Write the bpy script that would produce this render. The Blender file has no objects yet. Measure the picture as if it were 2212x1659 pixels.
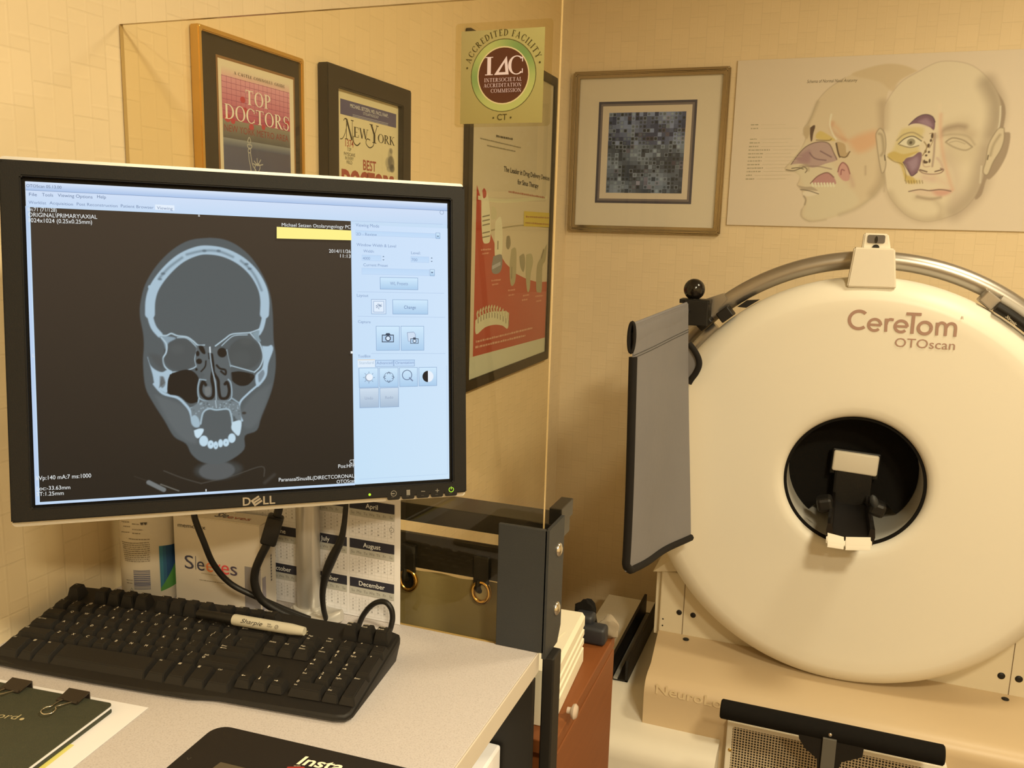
import bpy, bmesh, math, random, calendar
import numpy as np
from math import sin, cos, pi, radians, sqrt, atan2
from mathutils import Vector, Matrix

S = bpy.context.scene
COL = S.collection
random.seed(7)
ZC = 1.55                                   # eye height above the floor

# ------------------------------------------------------------------ camera
F, YAW, PITCH, ROLL = 1850.0, radians(20.2), radians(10.09), radians(1.605)
IW, IH = 2212, 1659
_f = np.array([-sin(YAW)*cos(PITCH), cos(YAW)*cos(PITCH), -sin(PITCH)])
_r0 = np.array([cos(YAW), sin(YAW), 0.0]); _u0 = np.cross(_r0, _f)
CR = cos(ROLL)*_r0 + sin(ROLL)*_u0
CU = -sin(ROLL)*_r0 + cos(ROLL)*_u0
CF = _f
EYE = np.array([0, 0, ZC])
cam_d = bpy.data.cameras.new('camera'); cam = bpy.data.objects.new('camera', cam_d); COL.objects.link(cam)
cam_d.sensor_width = 36; cam_d.lens = 36*F/IW; cam_d.clip_start = .02; cam_d.clip_end = 50
cam.matrix_world = Matrix(((CR[0], CU[0], -CF[0], 0), (CR[1], CU[1], -CF[1], 0), (CR[2], CU[2], -CF[2], ZC), (0, 0, 0, 1)))
S.camera = cam

# ------------------------------------------------------------------ world, lamps, exposure
S.view_settings.view_transform = 'Standard'; S.view_settings.look = 'None'
S.view_settings.gamma = 1; S.view_settings.exposure = 0.0
S.view_settings.use_curve_mapping = False
wd = bpy.data.worlds.new('world'); S.world = wd; wd.use_nodes = True
wd.node_tree.nodes['Background'].inputs[0].default_value = (1, .8, .55, 1)
wd.node_tree.nodes['Background'].inputs[1].default_value = 0.02
def lamp(name, loc, target, power, size, col=(1, .73, .40), spread=180):
    d = bpy.data.lights.new(name, 'AREA'); d.shape = 'DISK'; d.size = size; d.energy = power; d.color = col
    d.spread = radians(spread)
    o = bpy.data.objects.new(name, d); COL.objects.link(o); o.location = loc
    o.rotation_euler = (Vector(target)-Vector(loc)).to_track_quat('-Z', 'Y').to_euler()
    return o
CEIL = 2.56
WARM = (1, .86, .58)
lamp('downlight_over_scanner', (.74, 1.76, CEIL-.03), (.74, 1.76, 0), 15, .34, WARM)
lamp('downlight_over_room', (.80, .10, CEIL-.03), (.80, .10, 0), 44, .30, WARM)
lamp('downlight_behind', (1.00, -1.05, CEIL-.03), (1.00, -1.05, 0), 46, .30, WARM)

# ------------------------------------------------------------------ pixel rays -> points on real planes
def ray(px, py):
    return CF + (px-IW/2)/F*CR - (py-IH/2)/F*CU
def ony(px, py, y):
    v = ray(px, py); return EYE + v*(y/v[1])
def onx(px, py, x):
    v = ray(px, py); return EYE + v*(x/v[0])
def onz(px, py, z):                         # z is measured from eye height
    v = ray(px, py); return EYE + v*(z/v[2])
class Plane:
    def __init__(s, o, ex, ey):
        s.o = np.array(o, float); s.ex = np.array(ex, float); s.ex /= np.linalg.norm(s.ex)
        ey = np.array(ey, float); ey -= s.ex*(ey@s.ex); s.ey = ey/np.linalg.norm(ey)
        s.n = np.cross(s.ex, s.ey)
    def w(s, u, v, h=0): return s.o + u*s.ex + v*s.ey + h*s.n
    def px(s, x, y):
        d = ray(x, y); t = ((s.o-EYE)@s.n)/(d@s.n); q = EYE+d*t-s.o
        return np.array([q@s.ex, q@s.ey])

# ------------------------------------------------------------------ colours and materials
def lin(c): return tuple(((x/255)/12.92 if x/255 <= .04045 else ((x/255+.055)/1.055)**2.4) for x in c)
def alb(c, white, k=.8):
    a, b = lin(c), lin(white); return tuple(min(.95, max(.003, k*x/y)) for x, y in zip(a, b))
def mat(name, col, rough=.5, metal=0, spec=.5, bump=0, bscale=200, var=.04, vscale=30, coat=0):
    m = bpy.data.materials.new(name); m.use_nodes = True; nt = m.node_tree; b = nt.nodes['Principled BSDF']
    b.inputs['Roughness'].default_value = rough; b.inputs['Metallic'].default_value = metal
    b.inputs['Specular IOR Level'].default_value = spec; b.inputs['Coat Weight'].default_value = coat
    tc = nt.nodes.new('ShaderNodeTexCoord')
    n = nt.nodes.new('ShaderNodeTexNoise'); n.inputs['Scale'].default_value = vscale; n.inputs['Detail'].default_value = 3
    nt.links.new(tc.outputs['Object'], n.inputs['Vector'])
    mx = nt.nodes.new('ShaderNodeMix'); mx.data_type = 'RGBA'
    mx.inputs['A'].default_value = (*[max(0, x*(1-var)) for x in col], 1); mx.inputs['B'].default_value = (*[min(1, x*(1+var)) for x in col], 1)
    nt.links.new(n.outputs['Fac'], mx.inputs['Factor']); nt.links.new(mx.outputs['Result'], b.inputs['Base Color'])
    if bump:
        n2 = nt.nodes.new('ShaderNodeTexNoise'); n2.inputs['Scale'].default_value = bscale
        nt.links.new(tc.outputs['Object'], n2.inputs['Vector'])
        bp = nt.nodes.new('ShaderNodeBump'); bp.inputs['Strength'].default_value = bump; bp.inputs['Distance'].default_value = .002
        nt.links.new(n2.outputs['Fac'], bp.inputs['Height']); nt.links.new(bp.outputs['Normal'], b.inputs['Normal'])
    return m
def attr_mat(name, rough=.6, emit=0, spec=.3):
    m = bpy.data.materials.new(name); m.use_nodes = True; nt = m.node_tree; b = nt.nodes['Principled BSDF']
    a = nt.nodes.new('ShaderNodeAttribute'); a.attribute_name = 'ink'
    b.inputs['Roughness'].default_value = rough; b.inputs['Specular IOR Level'].default_value = spec
    if emit:
        b.inputs['Base Color'].default_value = (.01, .01, .01, 1); b.inputs['Emission Strength'].default_value = emit
        nt.links.new(a.outputs['Color'], b.inputs['Emission Color'])
    else: nt.links.new(a.outputs['Color'], b.inputs['Base Color'])
    return m
def wall_mat(name, ax):
    """embossed basket-weave vinyl wallpaper: raised cells with light and dark joints"""
    m = bpy.data.materials.new(name); m.use_nodes = True; nt = m.node_tree; b = nt.nodes['Principled BSDF']; L = nt.links
    geo = nt.nodes.new('ShaderNodeNewGeometry'); sp = nt.nodes.new('ShaderNodeSeparateXYZ'); L.new(geo.outputs['Position'], sp.inputs[0])
    cb = nt.nodes.new('ShaderNodeCombineXYZ'); L.new(sp.outputs['Z'], cb.inputs[0]); L.new(sp.outputs[ax], cb.inputs[1])
    br = nt.nodes.new('ShaderNodeTexBrick'); L.new(cb.outputs[0], br.inputs['Vector'])
    br.inputs['Scale'].default_value = 1; br.inputs['Brick Width'].default_value = .062; br.inputs['Row Height'].default_value = .055
    br.inputs['Mortar Size'].default_value = .0016; br.inputs['Mortar Smooth'].default_value = .6; br.offset = .5
    c = WALLCOL
    br.inputs['Color1'].default_value = (*c, 1); br.inputs['Color2'].default_value = (c[0]*.965, c[1]*.965, c[2]*.96, 1)
    br.inputs['Mortar'].default_value = (c[0]*.93, c[1]*.93, c[2]*.92, 1)
    # a second lattice half a cell off: the short light ticks of the weave
    mp = nt.nodes.new('ShaderNodeMapping'); mp.inputs['Location'].default_value = (.0155, .0275, 0); L.new(cb.outputs[0], mp.inputs['Vector'])
    b2 = nt.nodes.new('ShaderNodeTexBrick'); L.new(mp.outputs[0], b2.inputs['Vector'])
    b2.inputs['Scale'].default_value = 1; b2.inputs['Brick Width'].default_value = .062; b2.inputs['Row Height'].default_value = .055
    b2.inputs['Mortar Size'].default_value = .003; b2.inputs['Mortar Smooth'].default_value = 1; b2.offset = .5
    no = nt.nodes.new('ShaderNodeTexNoise'); no.inputs['Scale'].default_value = 22; L.new(cb.outputs[0], no.inputs['Vector'])
    ad = nt.nodes.new('ShaderNodeMath'); ad.operation = 'MULTIPLY_ADD'; ad.inputs[1].default_value = -.45
    L.new(br.outputs['Fac'], ad.inputs[0]); 
    m2 = nt.nodes.new('ShaderNodeMath'); m2.operation = 'MULTIPLY'; L.new(b2.outputs['Fac'], m2.inputs[0]); L.new(no.outputs['Fac'], m2.inputs[1])
    L.new(m2.outputs[0], ad.inputs[2])
    bp = nt.nodes.new('ShaderNodeBump'); bp.inputs['Strength'].default_value = .35; bp.inputs['Distance'].default_value = .0012
    L.new(ad.outputs[0], bp.inputs['Height']); L.new(bp.outputs['Normal'], b.inputs['Normal'])
    L.new(br.outputs['Color'], b.inputs['Base Color']); b.inputs['Roughness'].default_value = .6; b.inputs['Specular IOR Level'].default_value = .3
    return m
def clear_mat(name, tint, refl=.10):
    m = bpy.data.materials.new(name); m.use_nodes = True; nt = m.node_tree; L = nt.links; nt.nodes.remove(nt.nodes['Principled BSDF'])
    out = nt.nodes['Material Output']; t = nt.nodes.new('ShaderNodeBsdfTransparent'); t.inputs[0].default_value = (*tint, 1)
    g = nt.nodes.new('ShaderNodeBsdfGlossy'); g.inputs['Roughness'].default_value = .02
    fr = nt.nodes.new('ShaderNodeFresnel'); fr.inputs[0].default_value = 1.45
    mu = nt.nodes.new('ShaderNodeMath'); mu.operation = 'MULTIPLY'; mu.inputs[1].default_value = refl*10; mu.use_clamp = True
    ge = nt.nodes.new('ShaderNodeNewGeometry'); iv = nt.nodes.new('ShaderNodeMath'); iv.operation = 'SUBTRACT'; iv.inputs[0].default_value = 1; L.new(ge.outputs['Backfacing'], iv.inputs[1])
    m0 = nt.nodes.new('ShaderNodeMath'); m0.operation = 'MULTIPLY'; L.new(fr.outputs[0], m0.inputs[0]); L.new(iv.outputs[0], m0.inputs[1])
    L.new(m0.outputs[0], mu.inputs[0])
    mx = nt.nodes.new('ShaderNodeMixShader'); L.new(mu.outputs[0], mx.inputs[0]); L.new(t.outputs[0], mx.inputs[1]); L.new(g.outputs[0], mx.inputs[2])
    L.new(mx.outputs[0], out.inputs[0]); return m
def speckle_mat(name, col, dark, light):
    m = mat(name, col, .55, spec=.3); nt = m.node_tree; L = nt.links; b = nt.nodes['Principled BSDF']
    tc = nt.nodes.new('ShaderNodeTexCoord'); v = nt.nodes.new('ShaderNodeTexNoise'); v.inputs['Scale'].default_value = 620; v.inputs['Detail'].default_value = 4
    L.new(tc.outputs['Object'], v.inputs['Vector'])
    r = nt.nodes.new('ShaderNodeValToRGB'); e = r.color_ramp.elements
    e[0].position = .30; e[0].color = (*dark, 1); e[1].position = .72; e[1].color = (*light, 1)
    k = r.color_ramp.elements.new(.46); k.color = (*col, 1)
    L.new(v.outputs['Fac'], r.inputs['Fac']); L.new(r.outputs['Color'], b.inputs['Base Color']); return m
def grille_mat(name, col):
    m = mat(name, col, .5); nt = m.node_tree; L = nt.links; b = nt.nodes['Principled BSDF']
    geo = nt.nodes.new('ShaderNodeNewGeometry'); sp = nt.nodes.new('ShaderNodeSeparateXYZ'); L.new(geo.outputs['Position'], sp.inputs[0])
    prev = None
    for k in ('X', 'Z'):
        a = nt.nodes.new('ShaderNodeMath'); a.operation = 'MULTIPLY'; a.inputs[1].default_value = 1/.0068; L.new(sp.outputs[k], a.inputs[0])
        f = nt.nodes.new('ShaderNodeMath'); f.operation = 'FRACT'; L.new(a.outputs[0], f.inputs[0])
        g = nt.nodes.new('ShaderNodeMath'); g.operation = 'GREATER_THAN'; g.inputs[1].default_value = .34; L.new(f.outputs[0], g.inputs[0])
        if prev:
            mm = nt.nodes.new('ShaderNodeMath'); mm.operation = 'MULTIPLY'; L.new(prev.outputs[0], mm.inputs[0]); L.new(g.outputs[0], mm.inputs[1]); prev = mm
        else: prev = g
    mx = nt.nodes.new('ShaderNodeMix'); mx.data_type = 'RGBA'; mx.inputs['A'].default_value = (*col, 1); mx.inputs['B'].default_value = (.012, .010, .008, 1)
    L.new(prev.outputs[0], mx.inputs['Factor']); L.new(mx.outputs['Result'], b.inputs['Base Color']); return m
def wood_mat(name, a, c):
    m = mat(name, a, .48, spec=.3); nt = m.node_tree; L = nt.links; b = nt.nodes['Principled BSDF']
    tc = nt.nodes.new('ShaderNodeTexCoord'); mp = nt.nodes.new('ShaderNodeMapping'); mp.inputs['Scale'].default_value = (40, 3, 40)
    L.new(tc.outputs['Object'], mp.inputs[0]); n = nt.nodes.new('ShaderNodeTexNoise'); n.inputs['Scale'].default_value = 2.2; n.inputs['Detail'].default_value = 5
    L.new(mp.outputs[0], n.inputs['Vector']); mx = nt.nodes.new('ShaderNodeMix'); mx.data_type = 'RGBA'
    mx.inputs['A'].default_value = (*a, 1); mx.inputs['B'].default_value = (*c, 1)
    L.new(n.outputs['Fac'], mx.inputs['Factor']); L.new(mx.outputs['Result'], b.inputs['Base Color']); return m

WALLCOL = (.84, .70, .47)
M = {}
M['tan'] = mat('tan_enamel', (.61, .475, .30), .42, var=.015, vscale=4)
M['cream'] = mat('cream_enamel', (.82, .78, .675), .42, var=.015, vscale=4)
M['cream_pad'] = mat('cream_vinyl', (.80, .75, .64), .45, var=.02)
M['sheet'] = mat('cream_sheet_metal', (.70, .63, .48), .5, var=.015, vscale=4)
M['white'] = mat('white_plastic', (.78, .745, .65), .45, var=.015)
M['liner'] = mat('grey_white_liner', (.62, .60, .54), .4, var=.02)
M['black'] = mat('black_plastic', (.010, .009, .008), .45, spec=.35, bump=.15, bscale=900, var=.1)
M['black_matte'] = mat('black_foam', (.008, .007, .006), .85, spec=.15, bump=.2, bscale=700)
M['black_gloss'] = mat('black_gloss', (.010, .008, .007), .16, spec=.5)
M['rail'] = mat('black_lacquered_rail', (.014, .012, .009), .22, spec=.5)
M['bezel'] = mat('charcoal_bezel', (.0085, .0078, .0072), .55, spec=.25, bump=.1, bscale=1500)
M['silver'] = mat('silver_plastic', (.62, .60, .56), .38, metal=.35, var=.02)
M['steel'] = mat('brushed_tube_steel', (.43, .40, .36), .34, metal=.85, var=.05)
M['column'] = mat('silver_column', (.55, .53, .50), .36, metal=.6, var=.03)
M['chrome'] = mat('bright_steel', (.75, .73, .68), .18, metal=1)
M['brass'] = mat('brass', (.72, .48, .16), .22, metal=1)
M['gold'] = mat('gold_moulding', (.62, .40, .12), .35, metal=.7)
M['champagne'] = mat('champagne_silver_moulding', (.40, .34, .24), .20, metal=.95, var=.06)
M['bronze_side'] = mat('brown_gold_side', (.30, .17, .05), .45, metal=.3)
M['blackframe'] = mat('black_wood_moulding', (.022, .017, .011), .5, var=.15)
M['mat_black'] = mat('black_mount_board', (.040, .032, .022), .8, spec=.2)
M['mat_cream'] = mat('cream_mount_board', (.78, .73, .62), .85, spec=.2, var=.01)
M['paper'] = mat('white_paper', (.84, .83, .86), .8, spec=.2, var=.01)
M['board'] = mat('poster_board', (.76, .68, .55), .6, spec=.3, var=.01)
M['print'] = attr_mat('printed_ink', .55)
M['print_gloss'] = attr_mat('coated_print', .30)
M['screen'] = attr_mat('lcd_display', .5, 1.0, .04)
M['glass'] = clear_mat('amber_acrylic', (.985, .955, .86), .10)
M['pane'] = clear_mat('picture_glass', (.985, .985, .98), .07)
M['glass_edge'] = mat('acrylic_edge', (.50, .36, .16), .2, spec=.6)
M['bracket'] = mat('slate_grey_steel', (.030, .033, .036), .5, spec=.4, bump=.15, bscale=800)
M['desk'] = speckle_mat('speckled_laminate', (.555, .51, .50), (.46, .42, .41), (.60, .56, .55))
M['edge'] = mat('laminate_edge_band', (.60, .54, .46), .4)
M['blackmetal'] = mat('black_powder_coat', (.012, .011, .010), .5, spec=.4)
M['drape'] = mat('grey_lead_vinyl', (.205, .20, .215), .6, spec=.35, bump=.2, bscale=60, var=.08, vscale=8)
M['trim'] = mat('black_binding_tape', (.016, .014, .013), .8, spec=.2)
M['curtain'] = mat('olive_vinyl', (.40, .36, .23), .5, spec=.4, bump=.3, bscale=40, var=.1, vscale=12)
M['wood'] = wood_mat('orange_cherry_wood', (.235, .078, .022), (.17, .052, .014))
M['knob'] = mat('pale_wood_knob', (.52, .42, .34), .4)
M['printer'] = mat('cream_printer_plastic', (.80, .75, .60), .5, var=.02)
M['navy'] = mat('dark_navy_plastic', (.018, .020, .026), .5)
M['cloth'] = mat('grey_crumpled_cloth', (.30, .25, .18), .9, bump=.5, bscale=60)
M['keycap'] = mat('black_keycap', (.0135, .012, .0108), .5, spec=.35, bump=.2, bscale=2500, var=.08)
M['green'] = mat('green_leatherette', (.052, .056, .036), .6, spec=.35, bump=.5, bscale=900, var=.1)
M['clip'] = mat('black_clip_steel', (.028, .020, .014), .4, spec=.5)
M['pad'] = mat('black_mouse_pad', (.018, .014, .011), .65, spec=.3, bump=.1, bscale=1500)
M['sharpie'] = mat('grey_marker_barrel', (.52, .49, .40), .4)
M['carton'] = mat('cream_carton', (.74, .68, .60), .5, var=.02)
M['can'] = mat('white_canister', (.72, .66, .56), .4, var=.02)
M['led'] = attr_mat('status_light', .4, 1.5)
M['floor'] = mat('brown_floor', (.20, .15, .11), .5, var=.15, vscale=3)
M['ceiling'] = mat('ceiling_paint', (.80, .76, .68), .8, bump=.2, bscale=120)
M['wl'] = wall_mat('woven_wallpaper_left', 'Y'); M['wb'] = wall_mat('woven_wallpaper_back', 'X')
M['grille'] = grille_mat('perforated_plate', (.62, .52, .36))
M['logo'] = mat('lettering_tan', (.46, .27, .17), .5)
M['seam'] = mat('brown_seam', (.16, .11, .06), .7)
M['emboss'] = mat('raised_lettering', (.78, .72, .58), .5)

# ------------------------------------------------------------------ object plumbing
ROOT = {}
def tag(o, label=None, cat=None, group=None, kind=None):
    if label: o['label'] = label
    if cat: o['category'] = cat
    if group: o['group'] = group
    if kind: o['kind'] = kind
    return o
def thing(name, loc, label, cat, group=None):
    o = bpy.data.objects.new(name, None); COL.objects.link(o); o.location = Vector(loc); o.empty_display_size = .05
    ROOT[o] = Vector(loc); return tag(o, label, cat, group)
def mesh_obj(name, me, parent=None, loc=None):
    """me is in world coordinates; it becomes local to its thing's base"""
    base = ROOT[parent] if parent else Vector(loc) if loc is not None else Vector((0, 0, 0))
    if not parent and loc is None and len(me.vertices):
        co = np.empty(len(me.vertices)*3); me.vertices.foreach_get('co', co); co = co.reshape(-1, 3)
        base = Vector(((co[:, 0].min()+co[:, 0].max())/2, (co[:, 1].min()+co[:, 1].max())/2, co[:, 2].min()))
    me.transform(Matrix.Translation(-base))
    o = bpy.data.objects.new(name, me); COL.objects.link(o); ROOT[o] = base
    if parent: o.parent = parent
    else: o.location = base
    return o
def obj(name, bm, m, parent=None, loc=None, smooth=None):
    me = bpy.data.meshes.new(name)
    bmesh.ops.recalc_face_normals(bm, faces=bm.faces[:])
    bm.to_mesh(me); bm.free()
    for x in (m if isinstance(m, (list, tuple)) else [m]): me.materials.append(x)
    if smooth is not None:
        me.polygons.foreach_set('use_smooth', [True]*len(me.polygons))
        try: me.set_sharp_from_angle(angle=radians(smooth))
        except Exception: pass
    return mesh_obj(name, me, parent, loc)
def B(): return bmesh.new()
def box(bm, c, s, rot=None, bev=0, seg=2, mi=0):
    t = bmesh.new(); bmesh.ops.create_cube(t, size=1)
    for v in t.verts: v.co = Vector((v.co.x*s[0], v.co.y*s[1], v.co.z*s[2]))
    if bev: bmesh.ops.bevel(t, geom=t.edges[:], offset=bev, segments=seg, profile=.5, affect='EDGES')
    R = rot if rot is not None else Matrix.Identity(3)
    merge(bm, t, lambda p: Vector(c)+R@p, mi); return bm
def merge(bm, t, fn, mi=0):
    mp = {}
    for v in t.verts: mp[v] = bm.verts.new(fn(v.co))
    for f in t.faces:
        try: g = bm.faces.new([mp[v] for v in f.verts]); g.material_index = mi
        except ValueError: pass
    t.free()
def span(bm, a, b, bev=0, seg=2, mi=0):          # box between two corners
    a, b = Vector(a), Vector(b)
    return box(bm, (a+b)/2, [abs(x) for x in (b-a)], None, bev, seg, mi)
def tube(bm, pts, r, n=12, caps=True, flat=None, closed=False):
    P = [Vector(p) for p in pts]; rings = []
    prev = None
    for i, p in enumerate(P):
        if closed: d = P[(i+1) % len(P)]-P[i-1]
        else: d = P[min(i+1, len(P)-1)]-P[max(i-1, 0)]
        d.normalize()
        a = d.orthogonal().normalized() if prev is None else (prev-d*prev.dot(d)).normalized()
        prev = a; b = d.cross(a)
        rr = r[i] if isinstance(r, (list, tuple)) else r
        ra, rb = (rr, rr) if flat is None else (rr*flat[0], rr*flat[1])
        rings.append([bm.verts.new(p+a*ra*cos(2*pi*k/n)+b*rb*sin(2*pi*k/n)) for k in range(n)])
    m = len(rings)
    for i in range(m if closed else m-1):
        A, C = rings[i], rings[(i+1) % m]
        for k in range(n): bm.faces.new((A[k], A[(k+1) % n], C[(k+1) % n], C[k]))
    if caps and not closed:
        bm.faces.new(rings[0][::-1]); bm.faces.new(rings[-1])
    return bm
def smooth_path(pts, n=8):
    P = [np.array(p, float) for p in pts]; out = []
    for i in range(len(P)-1):
        p0, p1, p2, p3 = P[max(i-1, 0)], P[i], P[i+1], P[min(i+2, len(P)-1)]
        for k in range(n):
            t = k/n
            out.append(.5*((2*p1)+(-p0+p2)*t+(2*p0-5*p1+4*p2-p3)*t*t+(-p0+3*p1-3*p2+p3)*t**3))
    out.append(P[-1]); return out
def lathe(bm, prof, axis_fn, n=64, close=False):
    """prof: list of (r, h, ...) ; axis_fn(r, h, a, i) -> point"""
    rings = [[bm.verts.new(axis_fn(p, 2*pi*k/n)) for k in range(n)] for p in prof]
    for A, C in zip(rings, rings[1:]):
        for k in range(n): bm.faces.new((A[k], A[(k+1) % n], C[(k+1) % n], C[k]))
    if close:
        bm.faces.new(rings[0][::-1]); bm.faces.new(rings[-1])
    return bm
def prism(bm, poly, fn, h0, h1, mi=0):
    """poly: list of (u,v); fn(u,v,h)->world"""
    A = [bm.verts.new(Vector(fn(u, v, h0))) for u, v in poly]; C = [bm.verts.new(Vector(fn(u, v, h1))) for u, v in poly]
    n = len(poly); fs = [bm.faces.new(A[::-1]), bm.faces.new(C)]
    for i in range(n): fs.append(bm.faces.new((A[i], A[(i+1) % n], C[(i+1) % n], C[i])))
    for f in fs: f.material_index = mi
    return bm
def rrect(u0, v0, u1, v1, r, n=5):
    out = []
    for cx, cy, a0 in ((u1-r, v1-r, 0), (u0+r, v1-r, 90), (u0+r, v0+r, 180), (u1-r, v0+r, 270)):
        for k in range(n+1):
            a = radians(a0+90*k/n); out.append((cx+r*cos(a), cy+r*sin(a)))
    return out
def ball(bm, c, r, sc=(1, 1, 1), rot=None, seg=24):
    t = bmesh.new(); bmesh.ops.create_uvsphere(t, u_segments=seg, v_segments=seg//2, radius=r)
    R = rot if rot is not None else Matrix.Identity(3)
    merge(bm, t, lambda p: Vector(c)+R@Vector((p.x*sc[0], p.y*sc[1], p.z*sc[2]))); return bm
def cyl(bm, a, b, r, n=24, r2=None):
    tube(bm, [a, b], [r, r if r2 is None else r2], n); return bm

# ------------------------------------------------------------------ text outlines
_tc = {}
def text_geo(s, bold=0, shear=0):
    key = (s, bold, shear)
    if key not in _tc:
        c = bpy.data.curves.new('t', 'FONT'); c.body = s; c.size = 1; c.resolution_u = 3; c.offset = bold; c.shear = shear
        o = bpy.data.objects.new('t', c); COL.objects.link(o)
        bpy.context.view_layer.update()
        dg = bpy.context.evaluated_depsgraph_get()
        me = bpy.data.meshes.new_from_object(o.evaluated_get(dg))
        n = len(me.vertices); co = np.empty(n*3); me.vertices.foreach_get('co', co)
        faces = [tuple(p.vertices) for p in me.polygons]
        _tc[key] = (co.reshape(-1, 3)[:, :2].copy(), faces)
        bpy.data.objects.remove(o); bpy.data.curves.remove(c); bpy.data.meshes.remove(me)
    return _tc[key]
# a small roman serif alphabet: strokes (x0,y0,x1,y1,w) and arcs (cx,cy,rx,ry,a0,a1,wThin,wThick)
def serif_glyph(ch):
    k, t, s = .17, .05, .045; st = []; W = .7
    def V(x, y0=0, y1=1, w=k): st.append(('q', [(x-w/2, y0), (x+w/2, y0), (x+w/2, y1), (x-w/2, y1)]))
    def Hh(x0, x1, y, w=t): st.append(('q', [(x0, y-w/2), (x1, y-w/2), (x1, y+w/2), (x0, y+w/2)]))
    def SF(x, y, w=.36): Hh(x-w/2, x+w/2, y+(s/2 if y < .5 else -s/2), s)
    def D(x0, y0, x1, y1, w): st.append(('q', [(x0-w/2, y0), (x0+w/2, y0), (x1+w/2, y1), (x1-w/2, y1)]))
    def A(cx, cy, rx, ry, a0, a1, n=22, wt=t, wk=k):
        o, i = [], []
        for q in range(n+1):
            a = radians(a0+(a1-a0)*q/n); w = wt+(wk-wt)*abs(cos(a))
            o.append((cx+rx*cos(a), cy+ry*sin(a))); i.append((cx+(rx-w)*cos(a), cy+(ry-wt-.3*(w-wt))*sin(a)))
        for q in range(n): st.append(('q', [o[q], o[q+1], i[q+1], i[q]]))
    if ch == 'I': W = .4; V(.2); SF(.2, 0); SF(.2, 1)
    elif ch == 'T': W = .8; V(.4); SF(.4, 0); Hh(.02, .78, .975); V(.05, .78, 1, .04); V(.75, .78, 1, .04)
    elif ch == 'O': W = .92; A(.46, .5, .46, .52, 0, 360, 36)
    elif ch == 'C': W = .82; A(.45, .5, .45, .52, 48, 312, 30); V(.76, .68, .95, .05); V(.76, .06, .3, .05)
    elif ch == 'P': W = .68; V(.17); SF(.17, 0); SF(.17, 1, .3); A(.25, .74, .4, .27, -90, 90); Hh(.2, .3, .49); Hh(.2, .3, .975)
    elif ch == 'D': W = .86; V(.17); SF(.17, 0, .3); SF(.17, 1, .3); A(.3, .5, .54, .5, -90, 90, 26); Hh(.2, .32, .025); Hh(.2, .32, .975)
    elif ch == 'R': W = .82; V(.17); SF(.17, 0); SF(.17, 1, .3); A(.25, .75, .38, .26, -90, 90); Hh(.2, .3, .51); Hh(.2, .3, .975); D(.72, 0, .36, .5, .17); SF(.74, 0, .24)
    elif ch == 'S': W = .6; A(.3, .74, .27, .27, 40, 270, 24, t, .13); A(.3, .26, .28, .28, -140, 90, 24, t, .13); V(.55, .72, .98, .05); V(.05, .04, .3, .05)
    elif ch == 'N': W = .9; V(.14, w=.05); V(.76, w=.05); D(.72, 0, .16, 1, .17); SF(.14, 0, .3); SF(.1, 1, .2); SF(.76, 1, .3)
    elif ch == 'E': W = .66; V(.17); SF(.17, 0, .3); SF(.17, 1, .3); Hh(.2, .6, .025); Hh(.2, .58, .975); Hh(.2, .48, .51); V(.59, 0, .26, .05); V(.57, .76, 1, .05)
    elif ch == 'W': W = 1.2; D(.36, 0, .12, 1, .15); D(.36, 0, .58, .95, .05); D(.82, 0, .58, 1, .15); D(.82, 0, 1.04, 1, .05); SF(.12, 1, .28); SF(.6, 1, .26); SF(1.05, 1, .26)
    elif ch == 'Y': W = .82; V(.42, 0, .5); D(.42, .45, .12, 1, .16); D(.42, .45, .7, 1, .05); SF(.42, 0); SF(.12, 1, .3); SF(.7, 1, .26)
    elif ch == 'K': W = .84; V(.17); SF(.17, 0); SF(.17, 1); D(.22, .44, .64, 1, .05); D(.7, 0, .34, .58, .17); SF(.66, 1, .26); SF(.72, 0, .26)
    elif ch == 'A': W = .86; D(.1, 0, .42, 1, .05); D(.72, 0, .4, 1, .17); Hh(.2, .62, .3); SF(.1, 0, .24); SF(.72, 0, .3)
    elif ch == 'G': W = .86; A(.45, .5, .45, .52, 48, 330, 30); V(.76, .70, .95, .05); V(.76, .05, .42, .12); SF(.76, .42, .26)
    elif ch == 'U': W = .86; V(.18, .3, 1); V(.68, .3, 1, .06); A(.43, .32, .33, .34, 180, 360, 20); SF(.18, 1); SF(.68, 1, .28)
    elif ch == 'F': W = .6; V(.17); SF(.17, 0); SF(.17, 1, .3); Hh(.2, .56, .975); Hh(.2, .46, .51); V(.55, .76, 1, .05)
    elif ch == 'M': W = 1.06; V(.14, w=.05); V(.9, w=.16); D(.5, 0, .16, 1, .15); D(.5, 0, .88, 1, .05); SF(.14, 0, .26); SF(.9, 0, .3); SF(.1, 1, .2); SF(.92, 1, .26)
    elif ch == 'L': W = .62; V(.17); SF(.17, 0, .3); SF(.17, 1); Hh(.2, .58, .025); V(.57, 0, .28, .05)
    else: W = .35
    return W, st
def serif_geo(s, gap=.1):
    V, Fc, x = [], [], 0
    for ch in s:
        W, st = serif_glyph(ch)
        for _, q in st:
            b = len(V); V += [(x+a, c) for a, c in q]; Fc.append(tuple(range(b, b+len(q))))
        x += W+gap
    return np.array(V), Fc

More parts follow.
